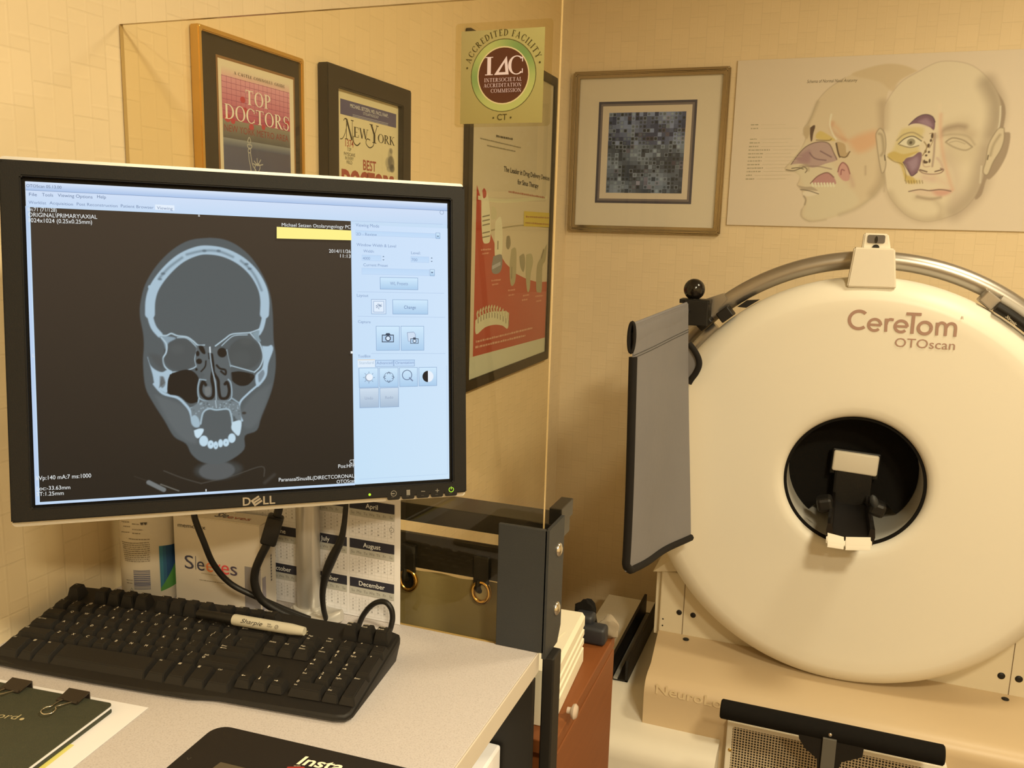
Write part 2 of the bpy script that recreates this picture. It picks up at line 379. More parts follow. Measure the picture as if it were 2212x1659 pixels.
# ------------------------------------------------------------------ printed art on a plane
class Art:
    def __init__(s, plane, white=None, h=.0004, step=.00006):
        s.p = plane; s.V = []; s.F = []; s.C = []; s.h = h; s.step = step; s.white = white
    def col(s, c):
        return alb(c, s.white) if s.white else lin(c)
    def up(s): s.h += s.step
    def raw(s, uv, faces, col, lift=True, jit=False):
        if lift: s.up()
        b = len(s.V); n = len(uv); hv = [s.h]*n
        if jit:
            for k, f in enumerate(faces):
                for i in f: hv[i] = s.h+k*6e-6
        s.V += [tuple(s.p.w(u, v, h)) for (u, v), h in zip(uv, hv)]
        cs = [tuple(col)]*n if not isinstance(col, list) else col
        s.C += cs; s.F += [tuple(b+i for i in f) for f in faces]
    def poly(s, pts, c, lift=True): s.raw(pts, [tuple(range(len(pts)))], s.col(c), lift)
    def ppoly(s, pts, c, lift=True): s.poly([s.p.px(*q) for q in pts], c, lift)
    def rect(s, u0, v0, u1, v1, c, lift=True): s.poly([(u0, v0), (u1, v0), (u1, v1), (u0, v1)], c, lift)
    def grad(s, pts, cols, lift=True): s.raw(pts, [tuple(range(len(pts)))], [s.col(c) for c in cols], lift)
    def line(s, pts, w, c, lift=True):
        if lift: s.up()
        P = [np.array(q, float) for q in pts]; L, R = [], []
        for i, q in enumerate(P):
            d = P[min(i+1, len(P)-1)]-P[max(i-1, 0)]; d = d/(np.linalg.norm(d)+1e-12); n = np.array([-d[1], d[0]])*w/2
            L.append(q+n); R.append(q-n)
        m = len(P); s.raw(L+R, [(i, i+1, m+i+1, m+i) for i in range(m-1)], s.col(c), False)
    def pline(s, pts, w, c, lift=True, n=0):
        Q = [s.p.px(*q) for q in pts]
        if n: Q = smooth_path(Q, n)
        s.line(Q, w, c, lift)
    def disc(s, u, v, r, c, n=40, lift=True, ry=None):
        s.poly([(u+r*cos(2*pi*k/n), v+(ry or r)*sin(2*pi*k/n)) for k in range(n)], c, lift)
    def ring(s, u, v, r0, r1, c, n=48, lift=True, a0=0, a1=2*pi, cols=None):
        if lift: s.up()
        A = [(u+r0*cos(a0+(a1-a0)*k/n), v+r0*sin(a0+(a1-a0)*k/n)) for k in range(n+1)]
        Bq = [(u+r1*cos(a0+(a1-a0)*k/n), v+r1*sin(a0+(a1-a0)*k/n)) for k in range(n+1)]
        cc = s.col(c) if cols is None else [s.col(x) for x in cols]*2
        s.raw(A+Bq, [(k, k+1, n+2+k, n+1+k) for k in range(n)], cc, False)
    def geo(s, g, fn, c, lift=True, jit=False):
        co, fc = g; s.raw([fn(x, y) for x, y in co], fc, s.col(c), lift, jit)
    def text(s, t, u, v, size, c, align='l', ang=0, sx=1, bold=0, shear=0, serif=False, lift=True, width=None, gap=.1):
        """u,v base point; size = cap height; width: fit to that width"""
        if not t.strip(): return
        g = serif_geo(t, gap) if serif else text_geo(t, bold, shear)
        if not len(g[0]): return
        k = size if serif else size/.7
        mn, mx = g[0][:, 0].min(), g[0][:, 0].max(); w = (mx-mn)*k*sx
        if width: sx *= width/w; w = width
        off = {'l': 0, 'c': -w/2, 'r': -w}[align]
        ca, sa = cos(ang), sin(ang)
        def fn(x, y):
            a = off+(x-mn)*k*sx; b = y*k; return (u+a*ca-b*sa, v+a*sa+b*ca)
        s.geo(g, fn, c, lift, serif)
    def ptext(s, t, p0, p1, hpx, c, **kw):
        """baseline from pixel p0 to pixel p1, cap height hpx pixels (measured upward at p0)"""
        a, b = s.p.px(*p0), s.p.px(*p1); up = s.p.px(p0[0], p0[1]-hpx); d = b-a
        s.text(t, a[0], a[1], np.linalg.norm(up-a), c, ang=atan2(d[1], d[0]), width=np.linalg.norm(d), **kw)
    def dashes(s, p0, p1, hpx, c, seed=1, fill=.8):
        """illegible small print: short grey strokes"""
        rnd = random.Random(seed); a, b = s.p.px(*p0), s.p.px(*p1); hh = np.linalg.norm(s.p.px(p0[0], p0[1]-hpx)-a)
        L = np.linalg.norm(b-a); d = (b-a)/L; n = np.array([-d[1], d[0]]); x = 0; s.up()
        while x < L:
            w = hh*rnd.uniform(.8, 3.2); w = min(w, L-x); hq = hh*rnd.uniform(.75, 1)
            q = a+d*x; s.raw([q, q+d*w, q+d*w+n*hq, q+n*hq], [(0, 1, 2, 3)], s.col(c), False); x += w+hh*.45/fill
    def grid(s, cv, u0, v0, u1, v1):
        """a painted canvas (rows top to bottom) as one finely divided sheet"""
        s.up(); hh, ww, _ = cv.shape; b = len(s.V)
        us = np.linspace(u0, u1, ww); vs = np.linspace(v1, v0, hh)
        U, Vv = np.meshgrid(us, vs)
        W = s.p.o+U[..., None]*s.p.ex+Vv[..., None]*s.p.ey+s.h*s.p.n
        s.big = (W.reshape(-1, 3), ww, hh, cv.reshape(-1, 3))
    def build(s, name, m, parent=None, loc=None):
        V = np.array(s.V, float).reshape(-1, 3); C = np.array(s.C, float).reshape(-1, 3); Fc = s.F
        if hasattr(s, 'big'):
            W, ww, hh, cc = s.big; off = len(W)
            idx = np.arange(off).reshape(hh, ww)
            q = np.stack([idx[1:, :-1], idx[1:, 1:], idx[:-1, 1:], idx[:-1, :-1]], -1).reshape(-1, 4)
            Fc = [tuple(r) for r in q.tolist()]+[tuple(i+off for i in f) for f in Fc]
            V = np.vstack([W, V]) if len(V) else W; C = np.vstack([cc, C]) if len(C) else cc
        me = bpy.data.meshes.new(name); me.from_pydata(V.tolist(), [], Fc); me.materials.append(m)
        a = me.color_attributes.new('ink', 'FLOAT_COLOR', 'POINT')
        a.data.foreach_set('color', np.hstack([C, np.ones((len(C), 1))]).astype(np.float32).ravel())
        me.update(); return mesh_obj(name, me, parent, loc)

class Canvas:
    """a little paint program: soft polygons and strokes on a numpy sheet"""
    def __init__(s, w, h, bg): s.w, s.h = w, h; s.a = np.ones((h, w, 3))*np.array(bg)
    def _dist(s, P, closed, pad):
        P = np.array(P, float); x0, y0 = np.floor(P.min(0)-pad).astype(int); x1, y1 = np.ceil(P.max(0)+pad).astype(int)
        x0, y0 = max(x0, 0), max(y0, 0); x1, y1 = min(x1, s.w-1), min(y1, s.h-1)
        if x1 < x0 or y1 < y0: return None
        X, Y = np.meshgrid(np.arange(x0, x1+1), np.arange(y0, y1+1)); D = np.full(X.shape, 1e9); ins = np.zeros(X.shape, bool)
        Q = np.vstack([P, P[:1]]) if closed else P
        for a, b in zip(Q, Q[1:]):
            d = b-a; L = d@d+1e-9; t = np.clip(((X-a[0])*d[0]+(Y-a[1])*d[1])/L, 0, 1)
            D = np.minimum(D, (X-a[0]-t*d[0])**2+(Y-a[1]-t*d[1])**2)
            if closed and a[1] != b[1]:
                c = ((a[1] > Y) != (b[1] > Y)) & (X < (b[0]-a[0])*(Y-a[1])/(b[1]-a[1])+a[0]); ins ^= c
        return (slice(y0, y1+1), slice(x0, x1+1)), np.sqrt(D), ins
    def _mix(s, sl, al, c): s.a[sl] = s.a[sl]*(1-al[..., None])+np.array(c)*al[..., None]
    def fill(s, P, c, soft=.8, alpha=1, sm=True):
        if sm: P = smooth_path(list(P)+[P[0]], 4)[:-1]
        r = s._dist(P, True, soft*2+2)
        if r is None: return
        sl, D, ins = r; sd = np.where(ins, D, -D); t = np.clip(sd/(2*soft)+.5, 0, 1); s._mix(sl, alpha*t*t*(3-2*t), c)
    def stroke(s, P, w, c, soft=.7, alpha=1, sm=True):
        if sm and len(P) > 2: P = smooth_path(P, 5)
        r = s._dist(P, False, w/2+soft*2+1)
        if r is None: return
        sl, D, _ = r; t = np.clip((w/2-D)/(2*soft)+.5, 0, 1); s._mix(sl, alpha*t*t*(3-2*t), c)
    def blob(s, x, y, rx, ry, c, soft=.7, alpha=1):
        s.fill([(x+rx*cos(2*pi*k/20), y+ry*sin(2*pi*k/20)) for k in range(20)], c, soft, alpha, False)

# ================================================================== the room
WX, WY = -.88, 2.885
def struct(name, a, b, m): return tag(obj(name, span(B(), a, b), m), kind='structure')
struct('floor', (WX-.1, -2.7, -.1), (2.5, WY+.1, 0), M['floor'])
struct('ceiling', (WX-.1, -2.7, CEIL), (2.5, WY+.1, CEIL+.1), M['ceiling'])
struct('wall_left', (WX-.1, -2.7, 0), (WX, WY, CEIL), M['wl'])
struct('wall_back', (WX-.1, WY, 0), (2.5, WY+.1, CEIL), M['wb'])
struct('wall_right', (2.4, -2.6, 0), (2.5, WY, CEIL), M['wl'])
struct('wall_front', (WX, -2.7, 0), (2.5, -2.6, CEIL), M['wb'])
DZ = ZC-.49                                   # desk top height

# ================================================================== desk
desk = thing('workstation_desk', (-.575, .68, 0), 'speckled beige laminate workstation desk with black frame below the monitor', 'desk')
DX0, DX1, DY0, DY1 = -.872, -.288, .36, .9
bm = B(); span(bm, (DX0, DY0, DZ-.024), (DX1-.0012, DY1, DZ), .0006, 1); obj('desktop', bm, M['desk'], desk)
bm = B(); span(bm, (DX1-.0012, DY0, DZ-.0245), (DX1+.001, DY1, DZ+.0002), .0008, 2); obj('edge_band', bm, M['edge'], desk)
for x in (DX1+.003, DX0-.003):
    for y in (.905, .42):
        s = 1 if x > -.5 else -1
        if y < .5: x2 = x-.05*s
        else: x2 = x
        bm = B(); span(bm, (x2, y, 0), (x2+s*(.015 if s > 0 else -.02), y+.03, (DZ-.0075) if y > .5 and s > 0 else DZ-.0245), .002); obj('leg', bm, M['blackmetal'], desk)
bm = B(); span(bm, (DX0+.02, .875, .35), (DX1+.002, .885, DZ-.0245)); obj('back_panel', bm, M['blackmetal'], desk)
bm = B(); span(bm, (DX0+.02, .45, DZ-.34), (DX1-.03, .874, DZ-.32)); obj('lower_shelf', bm, M['blackmetal'], desk)
# small pale box on the shelf under the desk
q = onz(1120, 1652, -.60)
adapter = B(); span(adapter, (-.345, .80, DZ-.319), (-.322, .872, DZ-.112), .003)
tag(obj('carton', adapter, M['paper']), 'small pale box standing on the shelf under the desk corner', 'box')

# ================================================================== acrylic screen
GY0, GY1 = .903, .909
glass = thing('glass_screen', (-.58, .906, DZ), 'large clear amber-tinted screen standing along the back of the desk', 'glass screen')
bm = B(); span(bm, (WX+.002, GY0, DZ-.003), (-.289, GY1, ZC+.246))
for f in bm.faces:
    bm.normal_update(); f.material_index = 0 if abs(f.normal.y) > .5 else 1
obj('pane', bm, [M['glass'], M['glass_edge']], glass)
bm = B()
span(bm, (-.342, .897, DZ+.0005), (-.281, .9025, ZC-.337), .001)
prism(bm, [(.897, DZ-.006), (.945, DZ-.006), (.957, DZ+.012), (.957, ZC-.337), (.897, ZC-.337)], lambda u, v, h: (h, u, v), -.2835, -.279)
brk = obj('bracket', bm, M['bracket'], glass)
for z in (-.373, -.448):
    bm = B(); ball(bm, (-.279, .936, ZC+z), .0085, (.55, 1, 1)); obj('bolt', bm, M['chrome'], brk, smooth=40)

# sticker on the screen
PG = Plane((-.36, GY0-.0003, ZC+.15), (1, 0, 0), (0, 0, 1))
tl, br_ = PG.px(985, 52), PG.px(1188, 272)
sticker = thing('accreditation_sticker', PG.w((tl[0]+br_[0])/2, br_[1]), 'square olive sticker with a round maroon seal in its middle on the glass screen', 'sticker')
stm = clear_mat('clear_sticker_film', (.94, .92, .84), .08)
bm = B(); prism(bm, rrect(tl[0], br_[1], br_[0], tl[1], .004), lambda u, v, h: tuple(PG.w(u, v, h)), 0, .00015); obj('clear_film', bm, stm, sticker)
a = Art(PG, (236, 202, 140), .00025, .000012)
i0, i1 = PG.px(994, 268), PG.px(1178, 58)
a.grad([i0, (i1[0], i0[1]), i1, (i0[0], i1[1])], [(152, 120, 50), (154, 124, 52), (170, 142, 64), (160, 128, 60)])
c0 = PG.px(1087, 163); rO = (PG.px(1157, 163)-PG.px(1017, 163))[0]/2
gn = 48; gcol = []
for k in range(gn+1):
    t = (k/gn*360) % 360
    w = max(0, cos(radians(t-50)))**3+.8*max(0, cos(radians(t-185)))**6
    gcol.append(tuple(np.array((168, 150, 62))*(1-min(1, w))+np.array((112, 122, 48))*min(1, w)))
a.disc(*c0, rO*1.01, (92, 74, 26))
a.ring(*c0, rO*.75, rO*.985, None, gn, cols=gcol)
a.disc(*c0, rO*.80, (205, 165, 90)); a.disc(*c0, rO*.765, (84, 40, 16))
wcol = (215, 172, 128)
w_ = rO*2
a.text('I', c0[0]-rO*.56, c0[1]+rO*.02, rO*.50, wcol, serif=True, width=rO*.24)
a.poly([(c0[0]-rO*.28, c0[1]+rO*.02), (c0[0]+rO*.17, c0[1]+rO*.02), (c0[0]+rO*.10, c0[1]+rO*.53)], wcol)
a.poly([(c0[0]-rO*.14, c0[1]+rO*.09), (c0[0]+rO*.07, c0[1]+rO*.09), (c0[0]+rO*.04, c0[1]+rO*.36)], (84, 40, 16))
a.text('C', c0[0]+rO*.15, c0[1]+rO*.02, rO*.50, wcol, serif=True, width=rO*.45)
for q, (tx, wv) in enumerate((('INTERSOCIETAL', 1.16), ('ACCREDITATION', 1.18), ('COMMISSION', .95))):
    a.text(tx, c0[0]+rO*.58, c0[1]-rO*(.17+.15*q), rO*.105, (205, 158, 118), 'r', width=rO*wv, serif=True, gap=.12)
ring_t = '• ACCREDITED FACILITY •'
dk = (70, 52, 14)
word = 'ACCREDITED FACILITY'; ws = []
for ch in word: ws.append(.42 if ch == ' ' else serif_glyph(ch)[0]+.1)
tot = sum(ws); a0 = radians(162); a1 = radians(22); x = 0
for ch, w0 in zip(word, ws):
    an = a0+(a1-a0)*(x+w0/2)/tot; x += w0
    a.text(ch, c0[0]+rO*1.085*cos(an), c0[1]+rO*1.085*sin(an), rO*.175, dk, 'c', ang=an-pi/2, serif=True, sx=.88)
for an in (radians(168), radians(16)): a.disc(c0[0]+rO*1.15*cos(an), c0[1]+rO*1.15*sin(an), rO*.028, dk, 12)
a.text('CT', c0[0], c0[1]-rO*1.235, rO*.17, dk, 'c'); 
for sg in (-1, 1): a.disc(c0[0]+sg*rO*.27, c0[1]-rO*1.17, rO*.026, dk, 12)
a.build('seal_print', M['print_gloss'], sticker)

# ================================================================== monitor
MP = Plane((-.5473, .72545, ZC-.1199), (.75901794, .6510697, 0), (-.08153813, .09505727, .99212683))
rr = radians(-.75); ex, ey = MP.ex*cos(rr)+MP.ey*sin(rr), -MP.ex*sin(rr)+MP.ey*cos(rr); MP = Plane(MP.o, ex, ey)
mon = thing('monitor', MP.w(0, -.17, -.02), 'black-framed desktop monitor with silver edge showing a skull scan', 'monitor')
mw = lambda u, v, h: tuple(MP.w(u, v, h))
SW, SH = .204, .152
bu0, bu1, bv0, bv1 = -.2245, .2225, -.1675, .1705
bm = B()
def frame(bm, fn, o, i, h0, h1, mi=0):
    """rectangular ring o=(u0,v0,u1,v1) outer, i inner, extruded h0..h1"""
    O = [(o[0], o[1]), (o[2], o[1]), (o[2], o[3]), (o[0], o[3])]; I = [(i[0], i[1]), (i[2], i[1]), (i[2], i[3]), (i[0], i[3])]
    vs = [[bm.verts.new(Vector(fn(u, v, h))) for u, v in L] for L in (O, I) for h in (h0, h1)]
    for k in range(4):
        n = (k+1) % 4
        for A, C in ((0, 1), (1, 3), (3, 2), (2, 0)):
            f = bm.faces.new((vs[A][k], vs[A][n], vs[C][n], vs[C][k])); f.material_index = mi
frame(bm, mw, (bu0, bv0, bu1, bv1), (-SW-.003, -SH-.003, SW+.003, SH+.004), -.012, .006)
bmesh.ops.bevel(bm, geom=[e for e in bm.edges], offset=.0012, segments=2, affect='EDGES')
bez = obj('bezel', bm, M['bezel'], mon)
bm = B(); frame(bm, mw, (-SW-.0032, -SH-.0032, SW+.0032, SH+.0042), (-SW-.0006, -SH-.0006, SW+.0006, SH+.0006), -.006, .0006); obj('inner_rim', bm, M['black_matte'], mon)
bm = B(); prism(bm, rrect(bu0-.0005, bv0-.0052, bu1+.0005, bv1+.0042, .004), mw, -.018, -.002); obj('silver_shell', bm, M['silver'], mon)
bm = B(); prism(bm, rrect(-.19, -.15, .19, .15, .02), mw, -.05, -.018); prism(bm, rrect(-.08, -.09, .08, .09, .01), mw, -.068, -.05); obj('rear_housing', bm, M['black'], mon)
# ---- the display picture
class Px:
    """crop pixels -> photo pixels"""
    def __init__(s, x0, y0, k): s.x0, s.y0, s.k = x0, y0, k
    def __call__(s, x, y): return (s.x0+x/s.k, s.y0+y/s.k)
a = Art(MP, None, .0001, .00003)
BGD = (46, 37, 29)
a.rect(-SW, -SH, SW, SH, (196, 220, 244))
# scan window painted on a fine sheet
CT = Px(280, 500, 2.912)
x0, y0, x1, y1 = 66, 452, 764, 1086
def s_uv(x, y): return MP.px(x, y)
vV1 = (s_uv(62, 448)[1]+s_uv(757, 477)[1])/2
vU1 = (s_uv(757, 480)[0]+s_uv(766, 1040)[0])/2; vV0 = (s_uv(76, 1085)[1]+s_uv(767, 1043)[1])/2
vU0 = -.2008
cw, chh = 470, int(470*(vV1-vV0)/(vU1-vU0))
cv = Canvas(cw, chh, lin(BGD))
for j in range(chh):                          # faint backlight bleed of the panel
    t = j/chh; cv.a[j] = np.array(lin((62, 51, 41)))*(1-t)+np.array(lin((33, 27, 22)))*t
def cp(x, y):
    u, v = s_uv(*CT(x, y)); return ((u-vU0)/(vU1-vU0)*(cw-1), (vV1-v)/(vV1-vV0)*(chh-1))
KS = (cp(700, 500)[0]-cp(300, 500)[0])/400
def cf(P, c, soft=1.0, al=1): cv.fill([cp(*p) for p in P], lin(c), soft, al)
def cs(P, w, c, soft=.8, al=1): cv.stroke([cp(*p) for p in P], w*KS, lin(c), soft, al)
def cb(x, y, rx, ry, c, soft=.9, al=1): 
    q = cp(x, y); cv.blob(q[0], q[1], rx*KS, ry*KS, lin(c), soft, al)
GR, BN, BL = (82, 89, 92), (166, 190, 206), (34, 27, 23)
cs([(215, 1505), (330, 1550), (450, 1585)], 7, (66, 62, 56)); cs([(450, 1585), (640, 1540), (830, 1478), (845, 1540)], 7, (66, 62, 56))
cs([(30, 1540), (130, 1575)], 5, (52, 46, 40)); cs([(120, 1578), (215, 1625)], 28, (112, 116, 116)); cs([(195, 1590), (310, 1632)], 6, (110, 108, 100))
cs([(850, 1580), (910, 1530)], 18, (58, 54, 50), 3)
cb(560, 1500, 150, 60, (66, 70, 70), 6, .7); cb(550, 1505, 115, 62, (84, 88, 90), 2)
HEAD = [(505, 40), (380, 55), (270, 115), (170, 215), (100, 330), (70, 440), (65, 530), (85, 640), (90, 720), (85, 830), (100, 980), (150, 1080), (220, 1190), (280, 1290), (355, 1335), (390, 1400), (450, 1448), (540, 1465), (630, 1440), (720, 1370), (725, 1285), (800, 1250), (830, 1160), (890, 1010), (915, 890), (918, 780), (905, 680), (900, 520), (885, 400), (845, 290), (770, 170), (680, 90), (590, 50)]
cf(HEAD, GR, 1.3)
cf([(160, 1030), (260, 1060), (360, 1120), (400, 1240), (420, 1330), (330, 1300), (240, 1190)], (96, 103, 106), 4, .7)
cf([(890, 960), (800, 1010), (710, 1120), (720, 1230), (790, 1220), (850, 1100)], (94, 101, 104), 4, .7)
SK = [(190, 650), (150, 600), (128, 520), (132, 430), (160, 345), (230, 250), (320, 170), (420, 125), (500, 117), (600, 135), (700, 185), (780, 260), (832, 350), (850, 430), (848, 520), (832, 600), (812, 640)]
cs(SK[2:15], 58, BN, 1.2); cs(SK[:4], 34, BN, 1.2); cs(SK[12:], 28, BN, 1.2)
cb(125, 350, 8, 12, BN)
for P in ([(190, 290), (250, 225), (330, 165)], [(360, 145), (460, 122), (560, 125), (650, 160)], [(700, 185), (760, 240), (800, 300), (830, 370)]): cs(P, 15, (112, 130, 142), 2.2, .85)
for q in ((210, 265), (190, 300), (755, 235), (735, 205), (560, 122), (470, 122)): cb(q[0], q[1], 13, 8, (84, 98, 108), 1.5, .8)
# orbits
cb(320, 775, 108, 106, (76, 81, 83), 2); cb(725, 770, 108, 106, (74, 79, 80), 2)
cb(300, 740, 40, 30, (84, 89, 90), 5, .6); cb(735, 690, 40, 28, (82, 86, 86), 5, .6); cb(700, 800, 60, 50, (80, 85, 86), 6, .5)
cf([(185, 655), (240, 660), (290, 672), (245, 700), (228, 740), (215, 700)], (135, 155, 168), 1.5)
for P, w in (([(186, 652), (230, 655), (262, 642), (300, 656), (360, 664), (400, 690), (430, 715), (470, 715)], 9), ([(300, 668), (360, 672), (410, 715), (425, 735)], 5),
             ([(200, 668), (232, 710), (230, 760), (210, 800), (222, 850), (262, 885)], 9), ([(262, 885), (330, 880), (400, 860), (425, 840)], 6), ([(262, 885), (235, 930), (236, 1000)], 10),
             ([(540, 720), (600, 675), (640, 647), (700, 640), (760, 635), (822, 612)], 8), ([(580, 718), (620, 680), (660, 655), (740, 650)], 5), ([(760, 640), (800, 680), (812, 630)], 8),
             ([(800, 680), (825, 720), (840, 790), (820, 850), (785, 885)], 8), ([(785, 885), (740, 872), (660, 850), (625, 840)], 6), ([(610, 745), (622, 800), (635, 850)], 5),
             ([(425, 740), (410, 800), (420, 850)], 4)): cs(P, w, (172, 194, 206), .8)
cf([(770, 640), (815, 622), (812, 660), (825, 690), (800, 690)], (130, 150, 160), 1.2)
# zygoma
cf([(113, 790), (130, 840), (165, 872), (205, 885), (240, 870), (268, 885), (240, 930), (236, 1010), (205, 1005), (160, 965), (145, 900)], BN, 1.2)
cf([(190, 910), (215, 915), (225, 960), (205, 985), (190, 960)], (110, 120, 126), 1.4)
for q in range(7): cs([(185+q*5, 985-q*5), (205+q*3, 915+q*6)], 4, (84, 84, 82), .8, .7)
cf([(120, 770), (160, 830), (205, 865), (212, 800), (160, 770)], (74, 76, 76), 4, .6)
cf([(833, 720), (870, 722), (892, 715), (902, 745), (872, 830), (862, 905), (830, 955), (800, 975), (792, 905), (832, 862), (842, 800)], BN, 1.2)
cf([(808, 900), (838, 870), (848, 900), (815, 950)], (118, 132, 142), 1.4)
cs([(155, 960), (210, 1018), (300, 1045), (350, 1088), (380, 1130), (396, 1190)], 16, BN, 1.1); cs([(800, 972), (745, 1020), (695, 1075), (690, 1140), (708, 1190)], 12, BN, 1)
# air
cf([(252, 900), (300, 880), (365, 868), (410, 888), (436, 930), (424, 990), (436, 1050), (420, 1075), (370, 1080), (310, 1036), (244, 1022), (238, 960)], BL, .8)
cf([(640, 885), (700, 880), (785, 905), (752, 960), (700, 972), (655, 950), (630, 912)], BL, .8)
cb(768, 908, 12, 14, (44, 38, 33))
# ethmoid, turbinates
cf([(420, 720), (480, 720), (510, 760), (540, 730), (620, 780), (640, 1060), (545, 1075), (440, 1060), (430, 960), (470, 900), (420, 850)], (88, 95, 98), 2)
cf([(432, 718), (462, 722), (478, 765), (462, 770), (440, 745)], BL, .7); cb(428, 768, 12, 19, BL); cb(437, 817, 19, 19, BL); cb(582, 762, 31, 33, BL); cb(420, 868, 8, 9, BL)
cs([(480, 815), (475, 850), (450, 880)], 10, BL); cs([(497, 765), (500, 800)], 8, BL)
cs([(515, 775), (525, 860), (520, 900), (518, 935), (528, 990), (522, 1040), (490, 1052), (456, 1025), (448, 985), (462, 945), (478, 965)], 21, BL)
cs([(512, 785), (518, 840), (530, 890), (556, 935), (560, 985), (572, 1045), (612, 1045), (627, 1000), (614, 950), (600, 960)], 20, BL)
cs([(548, 842), (568, 862), (602, 872), (602, 900), (575, 880)], 14, BL)
cf([(470, 985), (505, 975), (510, 1020), (480, 1035)], (112, 116, 116), 1.5)
cs([(505, 728), (508, 790), (520, 870), (540, 960), (545, 1065)], 6, (160, 178, 188), .8)
cs([(505, 728), (507, 760)], 7, (215, 228, 235), .7)
for P, w in (([(440, 930), (430, 985), (440, 1050), (500, 1068), (545, 1066)], 7), ([(545, 1066), (600, 1070), (640, 1045), (638, 960), (620, 930)], 7), ([(445, 930), (480, 935)], 6), ([(436, 1050), (425, 1095), (385, 1110)], 8), ([(645, 1050), (690, 1080)], 8)): cs(P, w, (150, 172, 184), .9)
# palate and teeth
cf([(386, 1110), (450, 1070), (545, 1062), (650, 1068), (692, 1095), (700, 1190), (650, 1160), (625, 1118), (480, 1118), (448, 1160), (430, 1225), (396, 1200)], (112, 124, 130), 1.4)
rnd = random.Random(3)
for k in range(46):
    x = rnd.uniform(400, 690); y = rnd.uniform(1075, 1110) if 450 < x < 640 else rnd.uniform(1085, 1180)
    cb(x, y, rnd.uniform(3, 7), rnd.uniform(3, 7), rnd.choice([(80, 90, 94), (150, 168, 178)]), .7, .7)
cs([(446, 1210), (462, 1140), (500, 1115), (545, 1122), (620, 1118), (640, 1160), (646, 1205)], 11, (158, 180, 192), 1); cs([(540, 1065), (546, 1110)], 5, (168, 186, 196), .8)
cf([(384, 1170), (410, 1155), (435, 1180), (440, 1225), (412, 1232), (390, 1210)], (158, 182, 196), 1.2); cf([(645, 1200), (700, 1190), (697, 1260), (682, 1285), (652, 1258), (640, 1235)], (190, 214, 228), 1)
cf([(405, 1252), (440, 1240), (466, 1246), (452, 1280), (430, 1300), (412, 1286)], (196, 220, 234), 1)
for x0_, y0_, w_, h_ in ((466, 1318, 28, 36), (510, 1340, 20, 28), (542, 1345, 15, 26), (572, 1332, 15, 27), (606, 1328, 20, 26), (643, 1300, 24, 32)): cb(x0_, y0_, w_, h_, (188, 214, 230), 1)
for x0_, y0_ in ((512, 1338), (543, 1350), (606, 1328)): cb(x0_, y0_, 4, 6, (130, 152, 168), .8)
cb(720, 1142, 14, 9, (56, 52, 48), 1.2)
cs([(360, 1270), (420, 1330), (480, 1380)], 3, GR, .5, 0)
a.grid(cv.a, vU0, vV0, vU1, vV1)
a.h += .00012
# scan window lettering
TW = (232, 236, 236)
UI = (92, 118, 158)
def st(t, p0, p1, h, c=TW, **k): a.ptext(t, p0, p1, h, c, **k)
# title bar, menus, tabs
R_ = lambda x0, y0, x1, y1: [(x0, y0), (x1, y0+(x1-x0)*.056), (x1, y1+(x1-x0)*.056), (x0, y1)]
def uvrect(p0, p1, c): q0, q1 = s_uv(*p0), s_uv(*p1); a.rect(q0[0], q1[1], q1[0], q0[1], c)
tb = s_uv(54, 410)[1]
a.grad([(-SW, tb), (SW, tb), (SW, SH), (-SW, SH)], [(168, 194, 232), (168, 194, 232), (214, 228, 248), (214, 228, 248)])
a.rect(-SW, tb-.0004, SW, tb, (120, 142, 180)); 
mb = vV1+.0004
a.grad([(-SW, mb), (SW, mb), (SW, tb-.0004), (-SW, tb-.0004)], [(196, 218, 244)]*2+[(206, 222, 246)]*2)
st('OTOScan 05.13.00', (57, 404), (133, 408), 6.5, (96, 112, 140))
for t, p0, p1 in (('File', (63, 423), (80, 424)), ('Tools', (91, 424), (115, 425)), ('Viewing Options', (125, 425), (200, 429)), ('Help', (210, 428), (229, 429.5))): st(t, p0, p1, 7, (96, 116, 152))
for t, p0, p1 in (('Worklist', (62, 440), (100, 442)), ('Acquisition', (107, 441.5), (158, 444.5)), ('Post Reconstruction', (166, 444), (254, 448)), ('Patient Browser', (261, 448), (332, 451.5))): st(t, p0, p1, 6.5, (116, 136, 172))
uvrect((335, 442), (377, 455), (226, 238, 252)); st('Viewing', (339, 452), (373, 454), 6.5, (116, 136, 172))
q = s_uv(954, 459); a.ring(q[0], q[1], .0019, .0023, (120, 140, 170), 24)
# side panel
pu = vU1+.0006
a.grad([(pu, -SH), (SW, -SH), (SW, mb-.004), (pu, mb-.004)], [(196, 224, 246), (204, 228, 248), (206, 226, 250), (200, 222, 248)])
PB = Px(540, 360, 4.254); PC = Px(540, 740, 4.254)
def btn(K, x0, y0, x1, y1, cols=((206, 232, 252), (170, 204, 236)), edge=(140, 168, 204)):
    p0, p1 = s_uv(*K(x0, y0)), s_uv(*K(x1, y1))
    e = .0005; a.rect(p0[0]-e, p1[1]-e, p1[0]+e, p0[1]+e, edge)
    a.grad([(p0[0], p1[1]), (p1[0], p1[1]), (p1[0], p0[1]), (p0[0], p0[1])], [cols[1], cols[1], cols[0], cols[0]])
    return p0, p1
FC = ((188, 216, 246), (194, 220, 248))
def lab(K, t, x0, y0, x1, y1, h, c=(128, 152, 192)): st(t, K(x0, y0), K(x1, y1), h/4.254, c)
def hl(K, x0, y0, x1, y1, c=(168, 190, 222)): a.pline([K(x0, y0), K(x1, y1)], .0003, c)
hl(PB, 930, 500, 1770, 530)
lab(PB, 'Viewing Mode', 970, 550, 1185, 562, 30); btn(PB, 970, 590, 1700, 655, FC, (186, 210, 240)); lab(PB, '2D - Review', 975, 632, 1165, 638, 26)
